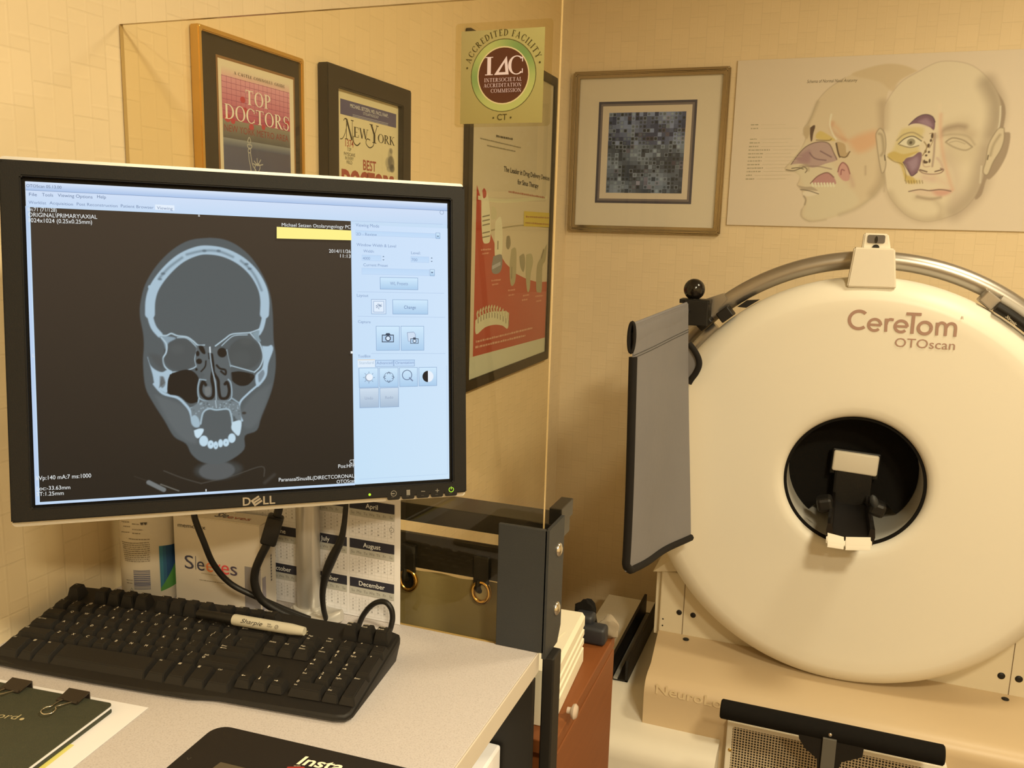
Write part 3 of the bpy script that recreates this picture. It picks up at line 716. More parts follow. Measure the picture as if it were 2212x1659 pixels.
btn(PB, 1708, 612, 1742, 660); a.ppoly([PB(1715, 636), PB(1735, 637), PB(1725, 648)], (70, 90, 120))
lab(PB, 'Window Width & Level', 978, 730, 1340, 745, 28); lab(PB, 'Width:', 1040, 788, 1140, 792, 26); lab(PB, 'Level:', 1480, 805, 1565, 808, 26)
btn(PB, 1030, 815, 1200, 865, FC, (186, 210, 240)); lab(PB, '4000', 1035, 855, 1102, 857, 26); btn(PB, 1478, 828, 1640, 880, FC, (186, 210, 240)); lab(PB, '700', 1482, 868, 1535, 870, 26)
for x, y in ((1224, 842), (1667, 856)):
    for dy in (-12, 12): a.ppoly([PB(x-9, y+dy), PB(x+9, y+dy), PB(x, y+dy+(9 if dy > 0 else -9))], (70, 90, 120))
lab(PB, 'Current Preset', 1040, 915, 1265, 922, 26); btn(PB, 1028, 935, 1640, 1000, FC, (186, 210, 240)); btn(PB, 1652, 948, 1690, 1002); a.ppoly([PB(1658, 968), PB(1682, 969), PB(1670, 982)], (70, 90, 120))
btn(PB, 1195, 1020, 1538, 1130); lab(PB, 'WL Presets', 1285, 1088, 1448, 1090, 30)
hl(PB, 985, 1150, 1780, 1165); lab(PB, 'Layout', 980, 1195, 1085, 1198, 26)
btn(PB, 1115, 1222, 1245, 1352, ((216, 232, 250), (210, 228, 248))); btn(PB, 1135, 1240, 1225, 1335, ((226, 238, 252), (222, 236, 252)))
rnd = random.Random(5)
for k in range(30):
    x, y = rnd.randrange(1155, 1205, 6), rnd.randrange(1262, 1310, 6); a.ppoly([PB(x, y), PB(x+6, y), PB(x+6, y+6), PB(x, y+6)], (120, 140, 172), k == 0)
btn(PB, 1310, 1225, 1628, 1355); lab(PB, 'Change', 1412, 1306, 1520, 1308, 30, (96, 122, 168))
hl(PB, 985, 1375, 1790, 1385); lab(PB, 'Capture', 990, 1436, 1105, 1440, 26)
def camera_icon(cx, cy, k, K):
    D = (52, 66, 88)
    a.ppoly([K(cx-55*k, cy-28*k), K(cx-22*k, cy-28*k), K(cx-14*k, cy-42*k), K(cx+16*k, cy-42*k), K(cx+24*k, cy-28*k), K(cx+55*k, cy-28*k), K(cx+55*k, cy+42*k), K(cx-55*k, cy+42*k)], D)
    a.ppoly([K(cx-48*k, cy-20*k), K(cx+48*k, cy-20*k), K(cx+48*k, cy+35*k), K(cx-48*k, cy+35*k)], (176, 206, 236))
    c = s_uv(*K(cx+2*k, cy+6*k)); r = .0031*k; a.disc(*c, r, D, 24); a.disc(*c, r*.66, (214, 232, 250), 24)
btn(PB, 1158, 1468, 1368, 1684); camera_icon(1263, 1572, 1, PB)
btn(PB, 1385, 1468, 1592, 1684); a.ppoly([PB(1440, 1525), PB(1500, 1520), PB(1515, 1540), PB(1515, 1600), PB(1450, 1605)], (206, 222, 242)); a.pline([PB(1440, 1525), PB(1450, 1605), PB(1515, 1600), PB(1515, 1540), PB(1500, 1520), PB(1440, 1525)], .0006, (140, 158, 190)); camera_icon(1506, 1598, .68, PB)
hl(PC, 1110, 100, 1790, 100); lab(PC, 'ToolBox', 990, 138, 1105, 136, 26)
q0, q1 = s_uv(*PC(985, 155)), s_uv(*PC(1145, 225)); a.rect(q0[0], q1[1], q1[0], q0[1], (222, 236, 250)); a.rect(q0[0], q0[1]-.0008, q1[0], q0[1], (226, 214, 196))
lab(PC, 'Standard', 1000, 198, 1132, 196, 26, (170, 192, 216)); btn(PC, 1150, 165, 1312, 215, FC); lab(PC, 'Advanced', 1158, 200, 1305, 197, 26); btn(PC, 1320, 163, 1505, 212, FC); lab(PC, 'Orientation', 1330, 198, 1500, 194, 26)
for k, (x0_, y0_, x1_, y1_) in enumerate(((1000, 236, 1172, 406), (1186, 234, 1355, 402), (1370, 232, 1532, 398), (1548, 230, 1708, 392))): btn(PC, x0_, y0_, x1_, y1_)
for k in range(8):
    an = 2*pi*k/8; a.pline([PC(1088+40*cos(an), 320+40*sin(an)), PC(1088+54*cos(an), 320+54*sin(an))], .0005, (110, 128, 160))
c = s_uv(*PC(1088, 320)); a.disc(*c, .0043, (150, 168, 190), 24); a.disc(c[0]+.0006, c[1]+.0004, .0036, (234, 242, 252), 24)
a.pline([PC(1270+44*cos(q), 317+44*sin(q)) for q in [2*pi*k/32 for k in range(33)]], .0005, (96, 112, 140))
for k in range(4):
    an = pi/2*k; cx, cy = 1270+34*cos(an), 317+34*sin(an); a.pline([PC(cx+14*cos(an+2), cy+14*sin(an+2)), PC(cx+16*cos(an), cy+16*sin(an)), PC(cx+14*cos(an-2), cy+14*sin(an-2))], .0007, (70, 84, 112))
c = s_uv(*PC(1437, 297)); a.ring(c[0], c[1], .0048, .0056, (96, 114, 146), 28); a.pline([PC(1456, 320), PC(1490, 352)], .0014, (120, 138, 168))
c = s_uv(*PC(1628, 310)); a.disc(*c, .0062, (232, 240, 250), 28); a.poly([(c[0]+.0062*cos(t), c[1]+.0062*sin(t)) for t in [pi/2+pi*k/20 for k in range(21)]], (26, 26, 30))
GB = ((206, 222, 238), (166, 188, 212))
btn(PC, 1004, 420, 1176, 590, GB); lab(PC, 'Undo', 1050, 522, 1125, 520, 26, (150, 168, 194)); btn(PC, 1190, 418, 1358, 585, GB); lab(PC, 'Redo', 1237, 516, 1310, 513, 26, (150, 168, 194))
a.line([(pu+.004, -SH+.006), (SW-.003, -SH+.006), (SW-.003, s_uv(*PC(1780, 210))[1])], .0004, (178, 204, 234))
# window frame strip round the scan
a.rect(-SW, -SH, vU0-.0004, mb, (186, 208, 238)); a.rect(-SW, -SH, vU1, vV0-.0004, (190, 212, 240))
st('Im:71 (71/128)', (62, 457), (124, 459), 8); st('ORIGINAL\\PRIMARY\\AXIAL', (63, 469), (211, 474), 9); st('1024x1024 (0.25x0.25mm)', (64, 481), (200, 485), 9)
st('kVp:140 mA:7 ms:1000', (80, 1036), (198, 1030), 9); st('Loc:-33.63mm', (81, 1058), (153, 1055), 8.5); st('ST:1.25mm', (81, 1070), (139, 1067.5), 8.5)
st('Michael Setzen Otolaryngology PC', (608, 490), (756, 495), 7.5); st('2014/11/26', (709.5, 546.5), (756, 547.5), 7.5); st('11:13', (733.5, 557), (756, 558), 7.5)
st('CT', (754, 1000), (765, 999), 8); st('Pos:HFP', (729.5, 1010), (765.5, 1008), 8); st('ParanasalSinusBL(DIRECTCORONAL)', (601.5, 1039), (766, 1030), 8); st('OTOScan', (726, 1043), (766, 1040.5), 7.5)
a.ppoly([(597, 491), (757, 499), (758, 520), (597, 516)], (255, 240, 140))
st('s', (428, 469), (432, 469), 6); st('L', (72, 771), (76, 771), 7); a.ppoly([(756, 758.5), (761, 758.5), (761, 763.5), (756, 763.5)], TW); a.ppoly([(444, 1055), (446, 1055), (446, 1060), (444, 1060)], TW)
a.build('display', M['screen'], mon)
# lettering and keys on the bezel
b2 = Art(MP, None, .0064, .00004)
LG = alb((215, 195, 165), (236, 196, 118), .9)
def bz(K, x, y): return MP.px(*K(x, y))
lp = MP.px(524, 1090); lq = MP.px(594, 1085); L = lq[0]-lp[0]; hh = MP.px(560, 1071)[1]-MP.px(560, 1091)[1]
vy = (lp[1]+lq[1])/2
lg = (150, 140, 125)
b2.text('D', lp[0], vy, hh*.86, lg, bold=.02, width=L*.24); b2.text('L', lp[0]+L*.62, vy, hh*.86, lg, bold=.02, width=L*.17); b2.text('L', lp[0]+L*.82, vy, hh*.86, lg, bold=.02, width=L*.17)
# tilted E
eu, ev = lp[0]+L*.43, vy+hh*.43; an = radians(32)
def er(x, y): return (eu+L*(x*cos(an)-y*sin(an)), ev+L*(x*sin(an)+y*cos(an)))
for y in (-.085, 0, .085): b2.poly([er(-.13, y-.03), er(.13, y-.03), er(.13, y+.03), er(-.13, y+.03)], lg)
b2.poly([er(-.155, -.115), er(-.09, -.115), er(-.09, .115), er(-.155, .115)], lg)
b2.build('logo', attr_mat('logo_silver', .3), mon)
b3 = Art(MP, None, .0064, .00004); g = (120, 116, 108)
def bpl(pts, w, c=g): b3.line([bz(PC, *p) for p in pts], w, c)
bpl([(1560, 1358), (1596, 1358)], .0008); bpl([(1690, 1351), (1724, 1351)], .0008); bpl([(1707, 1334), (1707, 1368)], .0008)
q = bz(PC, 1309, 1378); b3.ring(q[0], q[1], .0026, .0033, g, 20); b3.rect(q[0]-.003, q[1]-.0006, q[0]+.001, q[1]+.0006, g)
q = bz(PC, 1442, 1368); b3.rect(q[0]-.002, q[1]-.003, q[0]+.002, q[1]+.003, g)
for x, y in ((1300, 1414), (1435, 1406), (1572, 1396), (1700, 1388), (1828, 1380)): bpl([(x-12, y), (x+12, y-1)], .0004, (80, 76, 70))
b3.build('button_symbols', M['print'], mon)
b4 = Art(MP, None, .0064, .00004); q = bz(PC, 1835, 1342); b4.ring(q[0], q[1], .0022, .0030, (150, 200, 40), 24, a0=radians(115), a1=radians(425)); b4.rect(q[0]-.0004, q[1]+.0003, q[0]+.0004, q[1]+.0034, (170, 210, 60))
b4.build('power_symbol', M['led'], mon)
b4 = Art(MP, None, .0064, .00004); q = bz(PC, 1090, 1388); b4.disc(q[0], q[1], .0014, (170, 215, 40), 16); b4.build('status_light', M['led'], mon)
for x, y in ((1309, 1395), (1442, 1388), (1576, 1378), (1705, 1370), (1833, 1360)):
    c = bz(PC, x, y); bm = B(); prism(bm, rrect(c[0]-.007, c[1]-.005, c[0]+.007, c[1]+.0035, .002), mw, .0055, .00615); obj('button', bm, M['bezel'], mon)
# column and foot
pc = onz(664, 1330, -.49); px_, py_ = pc[0], pc[1]+.004
bm = B(); cyl(bm, (px_, py_, DZ+.010), (px_, py_, ZC-.02), .0148, 40); obj('column', bm, M['column'], mon, smooth=40)
bm = B()
lathe(bm, [(.0, .0), (.026, .0), (.026, .004), (.0235, .008), (.0205, .009), (.0195, .012), (.0165, .0125), (.0, .0125)], lambda p, t: Vector((px_+p[0]*cos(t), py_+p[0]*sin(t), DZ+.0005+p[1])), 48)
obj('base', bm, M['silver'], mon, smooth=35)
bm = B()                                             # curved wing of the clamp foot
sec = []
ft = onz(736, 1330, -.478)
d = Vector((ft[0]-px_, ft[1]-py_, 0)); 
an = atan2(d.y, d.x); Lf = d.length
for k in range(13):
    t = k/12; c = Vector((px_, py_, 0))+d*t*1.03; w = .022*sqrt(max(.02, 1-t**2.4)); n = Vector((-d.y, d.x, 0)).normalized(); zt = .010+.006*t**2
    rg = []
    for q in range(14):
        b_ = pi*q/13; rg.append(bm.verts.new(c+n*w*cos(b_)+Vector((0, 0, DZ+.001+.004*t**3+zt*max(0, sin(b_))**.6))))
    sec.append(rg)
for A, C in zip(sec, sec[1:]):
    for k in range(13): bm.faces.new((A[k], A[k+1], C[k+1], C[k]))
    bm.faces.new((A[13], A[0], C[0], C[13]))
bm.faces.new(sec[0]); bm.faces.new(sec[-1][::-1]); obj('foot', bm, M['silver'], mon, smooth=35)
bm = B(); span(bm, (px_-.02, py_-.03, ZC-.15), (px_+.02, py_+.022, ZC-.09), .004)
A_ = MP.w(-.01, 0, -.066); tube(bm, [A_, (px_, py_, ZC-.12)], .014, 10); obj('arm', bm, M['black'], mon)

# ================================================================== pictures on the left wall
def wall_picture(name, label, plane, u0, v0, u1, v1, depth, fw, mframe, mmat, cat='framed picture', lip=.004, mside=None):
    """moulding, mount board, pane ; plane sits on the wall, n towards the room"""
    t = thing(name, plane.w((u0+u1)/2, v0, 0), label, cat)
    fn = lambda u, v, h: tuple(plane.w(u, v, h))
    bm = B(); frame(bm, fn, (u0, v0, u1, v1), (u0+fw, v0+fw, u1-fw, v1-fw), .001, depth)
    bmesh.ops.bevel(bm, geom=bm.edges[:], offset=min(.0015, fw*.2), segments=2, affect='EDGES')
    obj('moulding', bm, mframe, t)
    bm = B(); prism(bm, [(u0+fw*.9, v0+fw*.9), (u1-fw*.9, v0+fw*.9), (u1-fw*.9, v1-fw*.9), (u0+fw*.9, v1-fw*.9)], fn, .002, depth-lip-.002); obj('mount_board', bm, mmat, t)
    return t, fn
def pane_for(t, fn, u0, v0, u1, v1, h):
    bm = B(); vs = [bm.verts.new(Vector(fn(u, v, h))) for u, v in ((u0, v0), (u1, v0), (u1, v1), (u0, v1))]
    vs2 = [bm.verts.new(Vector(fn(u, v, h+.001))) for u, v in ((u0, v0), (u1, v0), (u1, v1), (u0, v1))]
    bm.faces.new(vs[::-1]); bm.faces.new(vs2)
    for i in range(4): bm.faces.new((vs[i], vs[(i+1) % 4], vs2[(i+1) % 4], vs2[i]))
    obj('glass_pane', bm, M['pane'], t)
LW = Plane((WX, 0, ZC), (0, 1, 0), (0, 0, 1))         # u = distance from the camera along the wall
WREF = (246, 205, 140)
# --- "Top doctors"
d1 = .017
F1 = Plane((WX+d1, 0, ZC), (0, 1, 0), (0, 0, 1))
ul, vt = F1.px(428, 50); ur = F1.px(657, 127)[0]; vt = (vt+F1.px(657, 127)[1])/2
t1, f1 = wall_picture('framed_print', 'gold framed pink and blue magazine cover in a wide black mount on the left wall', LW, ul, vt-.37, ur, vt, d1, .0075, M['gold'], M['mat_black'])
PF1 = Plane((WX+d1-.0055, 0, ZC), (0, 1, 0), (0, 0, 1)); K2 = Px(390, 30, 4.254)
a = Art(PF1, (246, 212, 166), .0003, .000012)
p = lambda x, y: PF1.px(*K2(x, y))
cu0, cv1 = p(320, 368); cu1 = p(1045, 580)[0]; cv0 = vt-.34
a.rect(cu0, cv0, cu1, cv1, (150, 98, 50)); e = .004; a.rect(cu0+e, cv0+e, cu1-e, cv1-e, (242, 205, 150))
au0 = p(374, 600)[0]; au1 = p(1000, 800)[0]; vA = p(374, 462)[1]; vB = p(374, 560)[1]; vC = p(378, 958)[1]; vD = p(380, 1130)[1]
a.grad([(au0, vB), (au1, vB), (au1, vA), (au0, vA)], [(236, 170, 140)]*2+[(240, 205, 150)]*2)
a.grad([(au0, vC), (au1, vC), (au1, vB), (au0, vB)], [(188, 72, 84)]*2+[(232, 150, 138)]*2)
for k in range(16):
    u = au0+(au1-au0)*k/15.5; a.line([(u, vB-(vB-vC)*.75), (u, vB+.001)], .0006, (150, 62, 84), k == 0)
for k in range(10): a.line([(au0, vB-k*.0082), (au1, vB-k*.0082)], .0006, (150, 62, 84), k == 0)
a.grad([(au0, vD), (au1, vD), (au1, vC), (au0, vC)], [(96, 86, 74)]*2+[(150, 128, 96)]*2)
vE = vD-.012; a.grad([(au0, vE), (au1, vE), (au1, vD), (au0, vD)], [(84, 80, 90)]*2+[(150, 140, 120)]*2)
a.grad([(au0, cv0+.012), (au1, cv0+.012), (au1, vE), (au0, vE)], [(60, 66, 96), (60, 66, 96), (88, 78, 82), (92, 86, 92)])
for x, y, r in ((570, 790, 40), (430, 955, 50), (590, 890, 40), (480, 985, 35), (650, 1040, 40), (760, 1045, 32), (980, 1010, 40)):
    c = p(x, y); a.disc(c[0], c[1], r/4.254/1850*1.2, (198, 62, 62), 16, ry=r*.8/4.254/1850*1.2)
wt_ = (252, 218, 172)
def wtext(t, L_, R_, vb, cap, col, **k):
    a.text(t, L_, vb, cap, col, width=R_-L_, **k)
uL, uR = p(595, 760)[0], p(822, 800)[0]; wtext('TOP', uL, uR, p(610, 832)[1], p(610, 700)[1]-p(610, 832)[1], wt_, serif=True)
uL, uR = p(405, 900)[0], p(985, 1000)[0]; wtext('DOCTORS', uL, uR, p(410, 960)[1], p(410, 822)[1]-p(410, 960)[1], wt_, serif=True, gap=.08)
uL, uR = p(400, 1050)[0], p(988, 1140)[0]; wtext('NEW YORK METRO AREA', uL, uR, p(400, 1072)[1], p(400, 1008)[1]-p(400, 1072)[1], (150, 58, 48))
uL, uR = p(488, 545)[0], p(945, 660)[0]; wtext('A CASTLE CONNOLLY GUIDE', uL, uR, p(490, 556)[1], p(490, 528)[1]-p(490, 556)[1], (60, 44, 26), serif=True, gap=.22)
# outline figure with raised torch and spiked crown
oc = (190, 170, 138)
def ol(pts, w=.0016): a.line(smooth_path([p(*q) for q in pts], 4), w, oc)
ol([(625, 1190), (615, 1170), (628, 1135), (642, 1170), (632, 1192)]); ol([(612, 1200), (650, 1208), (645, 1235), (618, 1228), (612, 1200)]); ol([(620, 1240), (640, 1245), (638, 1275), (620, 1270), (620, 1240)])
ol([(622, 1275), (628, 1340), (640, 1400), (648, 1470)]); ol([(640, 1275), (648, 1330), (660, 1390), (690, 1440), (700, 1480)]); ol([(690, 1480), (680, 1420), (690, 1385), (715, 1380), (728, 1410), (715, 1450), (700, 1480)])
for q in ((660, 1375), (672, 1350), (700, 1325), (735, 1340), (755, 1385)): a.line([p(705, 1395), p(*q)], .0016, oc)
a.build('print', M['print'], t1)
pane_for(t1, f1, ul+.007, vt-.363, ur-.007, vt-.007, d1-.0035)
# --- "Best doctors"
d2 = .022
F2 = Plane((WX+d2, 0, ZC), (0, 1, 0), (0, 0, 1))
ul, v2 = F2.px(708, 136); ur, v2b = F2.px(889, 194); vt = (v2+v2b)/2
t2, f2 = wall_picture('framed_print', 'black framed magazine cover with a blue band at its top, middle picture on left wall', LW, ul, vt-.40, ur, vt, d2, .036, M['blackframe'], M['mat_cream'], lip=.010)
PF2 = Plane((WX+d2-.012, 0, ZC), (0, 1, 0), (0, 0, 1)); p = lambda x, y: PF2.px(*K2(x, y))
a = Art(PF2, (236, 200, 148), .0003, .000012); WREF2 = (236, 200, 145)
bl_, brr = p(1466, 775), p(1980, 1040)
a.rect(bl_[0]-.004, bl_[1]-.34, brr[0]+.012, bl_[1]+.030, (232, 194, 124))
vb0 = p(1466, 918)[1]; a.rect(bl_[0], vb0, brr[0], bl_[1], (88, 74, 84))
W_ = brr[0]-bl_[0]; lt = (214, 190, 150); H_ = bl_[1]-vb0
a.text('MICHAEL SETZEN, MD, FACS, FAAP,', bl_[0]+W_*.5, vb0+H_*.60, H_*.24, lt, 'c', width=W_*.68, bold=.012); a.text('OTOLARYNGOLOGY', bl_[0]+W_*.52, vb0+H_*.34, H_*.18, lt, 'c', width=W_*.28)
for k, fy in enumerate((.16, .06)):
    a.line([(bl_[0]+W_*.2, vb0+H_*fy), (bl_[0]+W_*.84, vb0+H_*fy)], H_*.05, (160, 142, 124))
dk = (52, 40, 20)
def sw(t, xL, xR, yB, yT, **k): a.text(t, p(xL, yB)[0], p(xL, yB)[1], p(xL, yT)[1]-p(xL, yB)[1], k.pop('col', dk), width=p(xR, yB)[0]-p(xL, yB)[0], **k)
sw('N', 1510, 1590, 1150, 960, serif=True); sw('EW', 1590, 1725, 1130, 1035, serif=True, gap=.04); sw('Y', 1735, 1820, 1180, 1010, serif=True); sw('ORK', 1812, 1965, 1180, 1100, serif=True, gap=.04)
def flo(pts, w=.0016): a.line(smooth_path([p(*q) for q in pts], 5), w, dk)
flo([(1465, 1148), (1490, 1140), (1515, 1080), (1530, 980), (1510, 960), (1496, 980)]); flo([(1585, 1120), (1590, 1180), (1620, 1210), (1650, 1185)], .0024); flo([(1775, 1160), (1770, 1210), (1735, 1230), (1702, 1190), (1712, 1150), (1740, 1160)], .002)
red = (166, 70, 42)
sw('1374', 1512, 1588, 1215, 1148, col=red, bold=.01)
for k, (t, l, r, b_, tp) in enumerate((('TOP', 1530, 1566, 1258, 1226), ('PHYSICIANS', 1500, 1602, 1298, 1266), ('IN EVERY', 1512, 1588, 1338, 1306), ('FIELD', 1524, 1576, 1376, 1346))): sw(t, l, r, b_, tp)
sw('BEST', 1676, 1795, 1432, 1340, col=red, bold=.02); sw('DOCTORS', 1478, 1960, 1600, 1432, col=red, bold=.06)
cvp = Canvas(60, 100, a.col((232, 194, 124)))           # smudgy grey portrait
for x, y, rx, ry, c, al in ((32, 44, 9, 26, (120, 100, 70), .5), (36, 60, 13, 20, (70, 60, 48), .7), (22, 62, 9, 16, (110, 94, 68), .5), (40, 76, 10, 12, (46, 40, 34), .75), (36, 26, 6, 8, (90, 78, 58), .6), (30, 80, 12, 8, (90, 80, 64), .5)): cvp.blob(x, y, rx, ry, a.col(c), 3, al)
g0, g1 = p(1850, 1480), p(1985, 1190); a.grid(cvp.a, g0[0], g0[1], g1[0], g1[1]); a.build('print', M['print'], t2)
pane_for(t2, f2, ul+.034, vt-.366, ur-.034, vt-.034, d2-.008)
# --- tall red and white poster
d3 = .016
F3 = Plane((WX+d3, 0, ZC), (0, 1, 0), (0, 0, 1))
ul = F3.px(1009, 560)[0]; ur = (F3.px(1207, 150)[0]+F3.px(1184, 780)[0])/2; vb = (F3.px(1008, 841)[1]+F3.px(1184, 780)[1])/2; vt = F3.px(1014, 57)[1]
t3, f3 = wall_picture('framed_poster', 'tall black framed red and white medical poster seen through the glass screen', LW, ul, vb, ur, vt, d3, .028, M['blackframe'], M['mat_cream'], 'framed poster')
PF3 = Plane((WX+d3-.006, 0, ZC), (0, 1, 0), (0, 0, 1)); K3 = Px(980, 240, 2.676); p = lambda x, y: PF3.px(*K3(x, y))
a = Art(PF3, (222, 186, 138), .0003, .000015)
iu0, iu1, iv0, iv1 = ul+.028, ur-.028, vb+.028, vt-.028
a.rect(iu0, iv0, iu1, iv1, (208, 170, 114))
def cl(q): q = p(*q); return (min(max(q[0], iu0), iu1), min(max(q[1], iv0), iv1))
RD = (176, 58, 34)
redp = [(133, 425), (150, 480), (175, 590), (205, 690), (250, 800), (300, 880), (360, 940), (420, 970), (480, 988), (545, 985), (528, 1308), (110, 1420)]
a.poly([cl(q) for q in redp], RD)
a.grad([cl((240, 1060)), cl((545, 1040)), cl((528, 1308)), cl((300, 1365))], [RD, (188, 84, 56), (182, 74, 48), RD])
a.poly([(iu0, iv0), (iu1, iv0), cl((528, 1308)), (iu0, p(110, 1420)[1])], (206, 180, 124))
a.pline([K3(215, 690), K3(300, 672), K3(420, 660), K3(560, 675)], .004, (160, 130, 80), n=4); a.pline([K3(140, 500), K3(300, 520), K3(540, 500)], .010, (214, 182, 120), n=4)
def dev(pts, c, n=4): a.poly([tuple(x) for x in smooth_path([p(*q) for q in pts]+[p(*pts[0])], n)[:-1]], c)
TN, TD, TL_ = (200, 168, 108), (130, 108, 68), (222, 190, 130)
dev([(160, 480), (175, 445), (192, 470), (205, 540), (212, 640), (210, 745), (190, 765), (168, 750), (160, 640)], TL_); dev([(165, 460), (175, 445), (188, 465), (186, 495), (170, 502)], RD)
for y in (605, 630, 655, 700, 725): a.pline([K3(165, y+6), K3(208, y-4)], .0035, TD)
dev([(218, 550), (240, 560), (248, 600), (238, 625), (216, 620)], TN); dev([(240, 640), (262, 612), (275, 625), (282, 720), (275, 835), (240, 850), (236, 740)], TL_); dev([(228, 840), (276, 830), (278, 900), (262, 935), (232, 940), (218, 915)], (128, 112, 88))
a.pline([K3(255, 750), K3(254, 800)], .008, TD); a.pline([K3(222, 905), K3(270, 880)], .010, (170, 150, 124))
dev([(305, 725), (322, 722), (328, 770), (315, 800), (302, 780)], TD); dev([(332, 800), (352, 788), (362, 820), (358, 960), (345, 1005), (328, 1000), (322, 900)], (168, 140, 88)); a.pline([K3(335, 900), K3(334, 970)], .007, TD)
dev([(378, 840), (405, 825), (412, 880), (402, 930), (385, 900)], (150, 126, 80)); dev([(418, 830), (448, 825), (458, 870), (445, 940), (438, 1030), (424, 1040), (415, 940)], (172, 146, 92))
dev([(540, 765), (520, 800), (500, 850), (480, 900), (476, 1030), (492, 1048), (508, 1035), (512, 900), (530, 860)], (160, 134, 84)); a.pline([K3(520, 800), K3(505, 850)], .012, TD, n=2)
# spine-like row of sprung teeth
dev([(124, 1210), (160, 1180), (215, 1160), (265, 1158), (314, 1165), (312, 1255), (280, 1240), (235, 1235), (180, 1250), (128, 1290)], (214, 184, 122))
for k in range(12):
    x = 130+k*16; y = 1200-58*sin(pi*min(1, (k+2)/14)); a.pline([K3(x+8, y+20), K3(x+4, y-4), K3(x+12, y-16)], .009, (200, 168, 108), n=3); a.pline([K3(x+10, y+22), K3(x+10, y+52)], .005, TD)
tx = (66, 50, 26)
a.ptext('The Leader in Drug Delivery Devices', K3(288, 348), K3(552, 402), 11.5, tx, bold=.015); a.ptext('for Sinus Therapy', K3(368, 422), K3(488, 446), 11, tx, bold=.015)
a.dashes(K3(315, 470), K3(525, 505), 4.5, (172, 100, 60), 4); 
q = [cl(x) for x in ((405, 578), (560, 590), (562, 672), (403, 665))]; a.poly(q, (206, 160, 44)); a.dashes(K3(415, 615), K3(555, 622), 4, (160, 96, 30), 6); a.dashes(K3(412, 650), K3(555, 660), 4, (160, 96, 30), 7)
a.dashes(K3(245, 150), K3(340, 168), 5, (96, 76, 44), 8); a.dashes(K3(152, 160), K3(386, 215), 3, (150, 122, 76), 9); a.dashes(K3(192, 202), K3(355, 236), 3, (150, 122, 76), 10)
for x, y, w in ((155, 808, 60), (162, 830, 40), (215, 985, 55), (220, 1008, 35), (312, 1042, 42), (315, 1070, 34), (398, 1072, 36), (392, 1098, 34), (470, 1076, 44), (474, 1104, 32)): a.dashes(K3(x, y), K3(x+w, y-6), 4, (212, 126, 84), x)
for x0_, y0_, x1_, y1_, k in ((125, 1340, 455, 1258, 1), (122, 1372, 412, 1302, 2)): a.dashes(K3(x0_, y0_), K3(x1_, y1_), 5, (214, 140, 92), k)
a.build('print', M['print'], t3)
pane_for(t3, f3, iu0-.002, iv0-.002, iu1+.002, iv1+.002, d3-.003)

# ================================================================== art and poster on the far wall
BW = Plane((0, WY, ZC), (1, 0, 0), (0, 0, 1))         # n points away from the wall? make it face the room
assert BW.n[1] < 0
d4 = .020; F4 = Plane((0, WY-d4, ZC), (1, 0, 0), (0, 0, 1))
uL = (F4.px(1238, 157)[0]+F4.px(1227, 499)[0])/2; uR = (F4.px(1580, 140)[0]+F4.px(1554, 508)[0])/2; vT = (F4.px(1238, 157)[1]+F4.px(1580, 140)[1])/2; vB_ = (F4.px(1227, 499)[1]+F4.px(1554, 508)[1])/2
K5 = Px(1200, 120, 4.1475)
t4 = thing('framed_art', BW.w((uL+uR)/2, vB_, 0), 'champagne framed abstract grid of dark squares and dots on the far wall', 'framed picture')
fn4 = lambda u, v, h: tuple(BW.w(u, v, h))
bm = B(); frame(bm, fn4, (uL, vB_, uR, vT), (uL+.012, vB_+.012, uR-.012, vT-.012), .001, d4); bmesh.ops.bevel(bm, geom=bm.edges[:], offset=.004, segments=3, affect='EDGES')
frame(bm, fn4, (uL+.0125, vB_+.0125, uR-.0125, vT-.0125), (uL+.022, vB_+.022, uR-.022, vT-.022), .001, d4-.006)
obj('moulding', bm, M['champagne'], t4, smooth=40)
bm = B(); span(bm, fn4(uL+.02, vB_+.02, .002), fn4(uR-.02, vT-.02, .006)); obj('mount_board', bm, M['mat_cream'], t4)
P4 = Plane((0, WY-.006, ZC), (1, 0, 0), (0, 0, 1)); p = lambda x, y: P4.px(*K5(x, y))
a = Art(P4, (206, 172, 120), .0004, .00006)
o0, o1 = (p(352, 1320)[0]+p(392, 422)[0])/2, (p(1275, 388)[0]+p(1212, 1330)[0])/2; ov0, ov1 = (p(352, 1320)[1]+p(1212, 1330)[1])/2, (p(392, 422)[1]+p(1275, 388)[1])/2
a.rect(o0, ov0, o1, ov1, (72, 58, 46)); k = (o1-o0)
a.rect(o0+k*.024, ov0+k*.024, o1-k*.024, ov1-k*.024, (112, 88, 62)); a.rect(o0+k*.045, ov0+k*.045, o1-k*.045, ov1-k*.045, (196, 158, 104))
g0, g1 = (p(448, 1230)[0]+p(485, 518)[0])/2, (p(1175, 495)[0]+p(1128, 1235)[0])/2; gv0, gv1 = (p(448, 1230)[1]+p(1128, 1235)[1])/2, (p(485, 518)[1]+p(1175, 495)[1])/2
N = 20; du, dv = (g1-g0)/N, (gv1-gv0)/N; rnd = random.Random(11)
lum = [[80+20*sin(i*.55+j*.33)+18*sin(i*.21-j*.8+1) for i in range(N)] for j in range(N)]
a.up(); jobs = []
for j in range(N):
    for i in range(N):
        v = max(58, min(112, lum[j][i]+rnd.uniform(-8, 8)))
        if rnd.random() < .13: v = 54
        if rnd.random() < .10: v = 116
        warm = rnd.random() < .06
        c = (v*1.05+(12 if warm else 0), v*1.0, v*.86+(8 if j > 11 and not warm else 0))
        u, w = g0+i*du, gv0+j*dv
        a.poly([(u, w), (u+du, w), (u+du, w+dv), (u, w+dv)], c, False); r = rnd.random()
        if r < .62: jobs.append((u, w, v, r))
a.up()
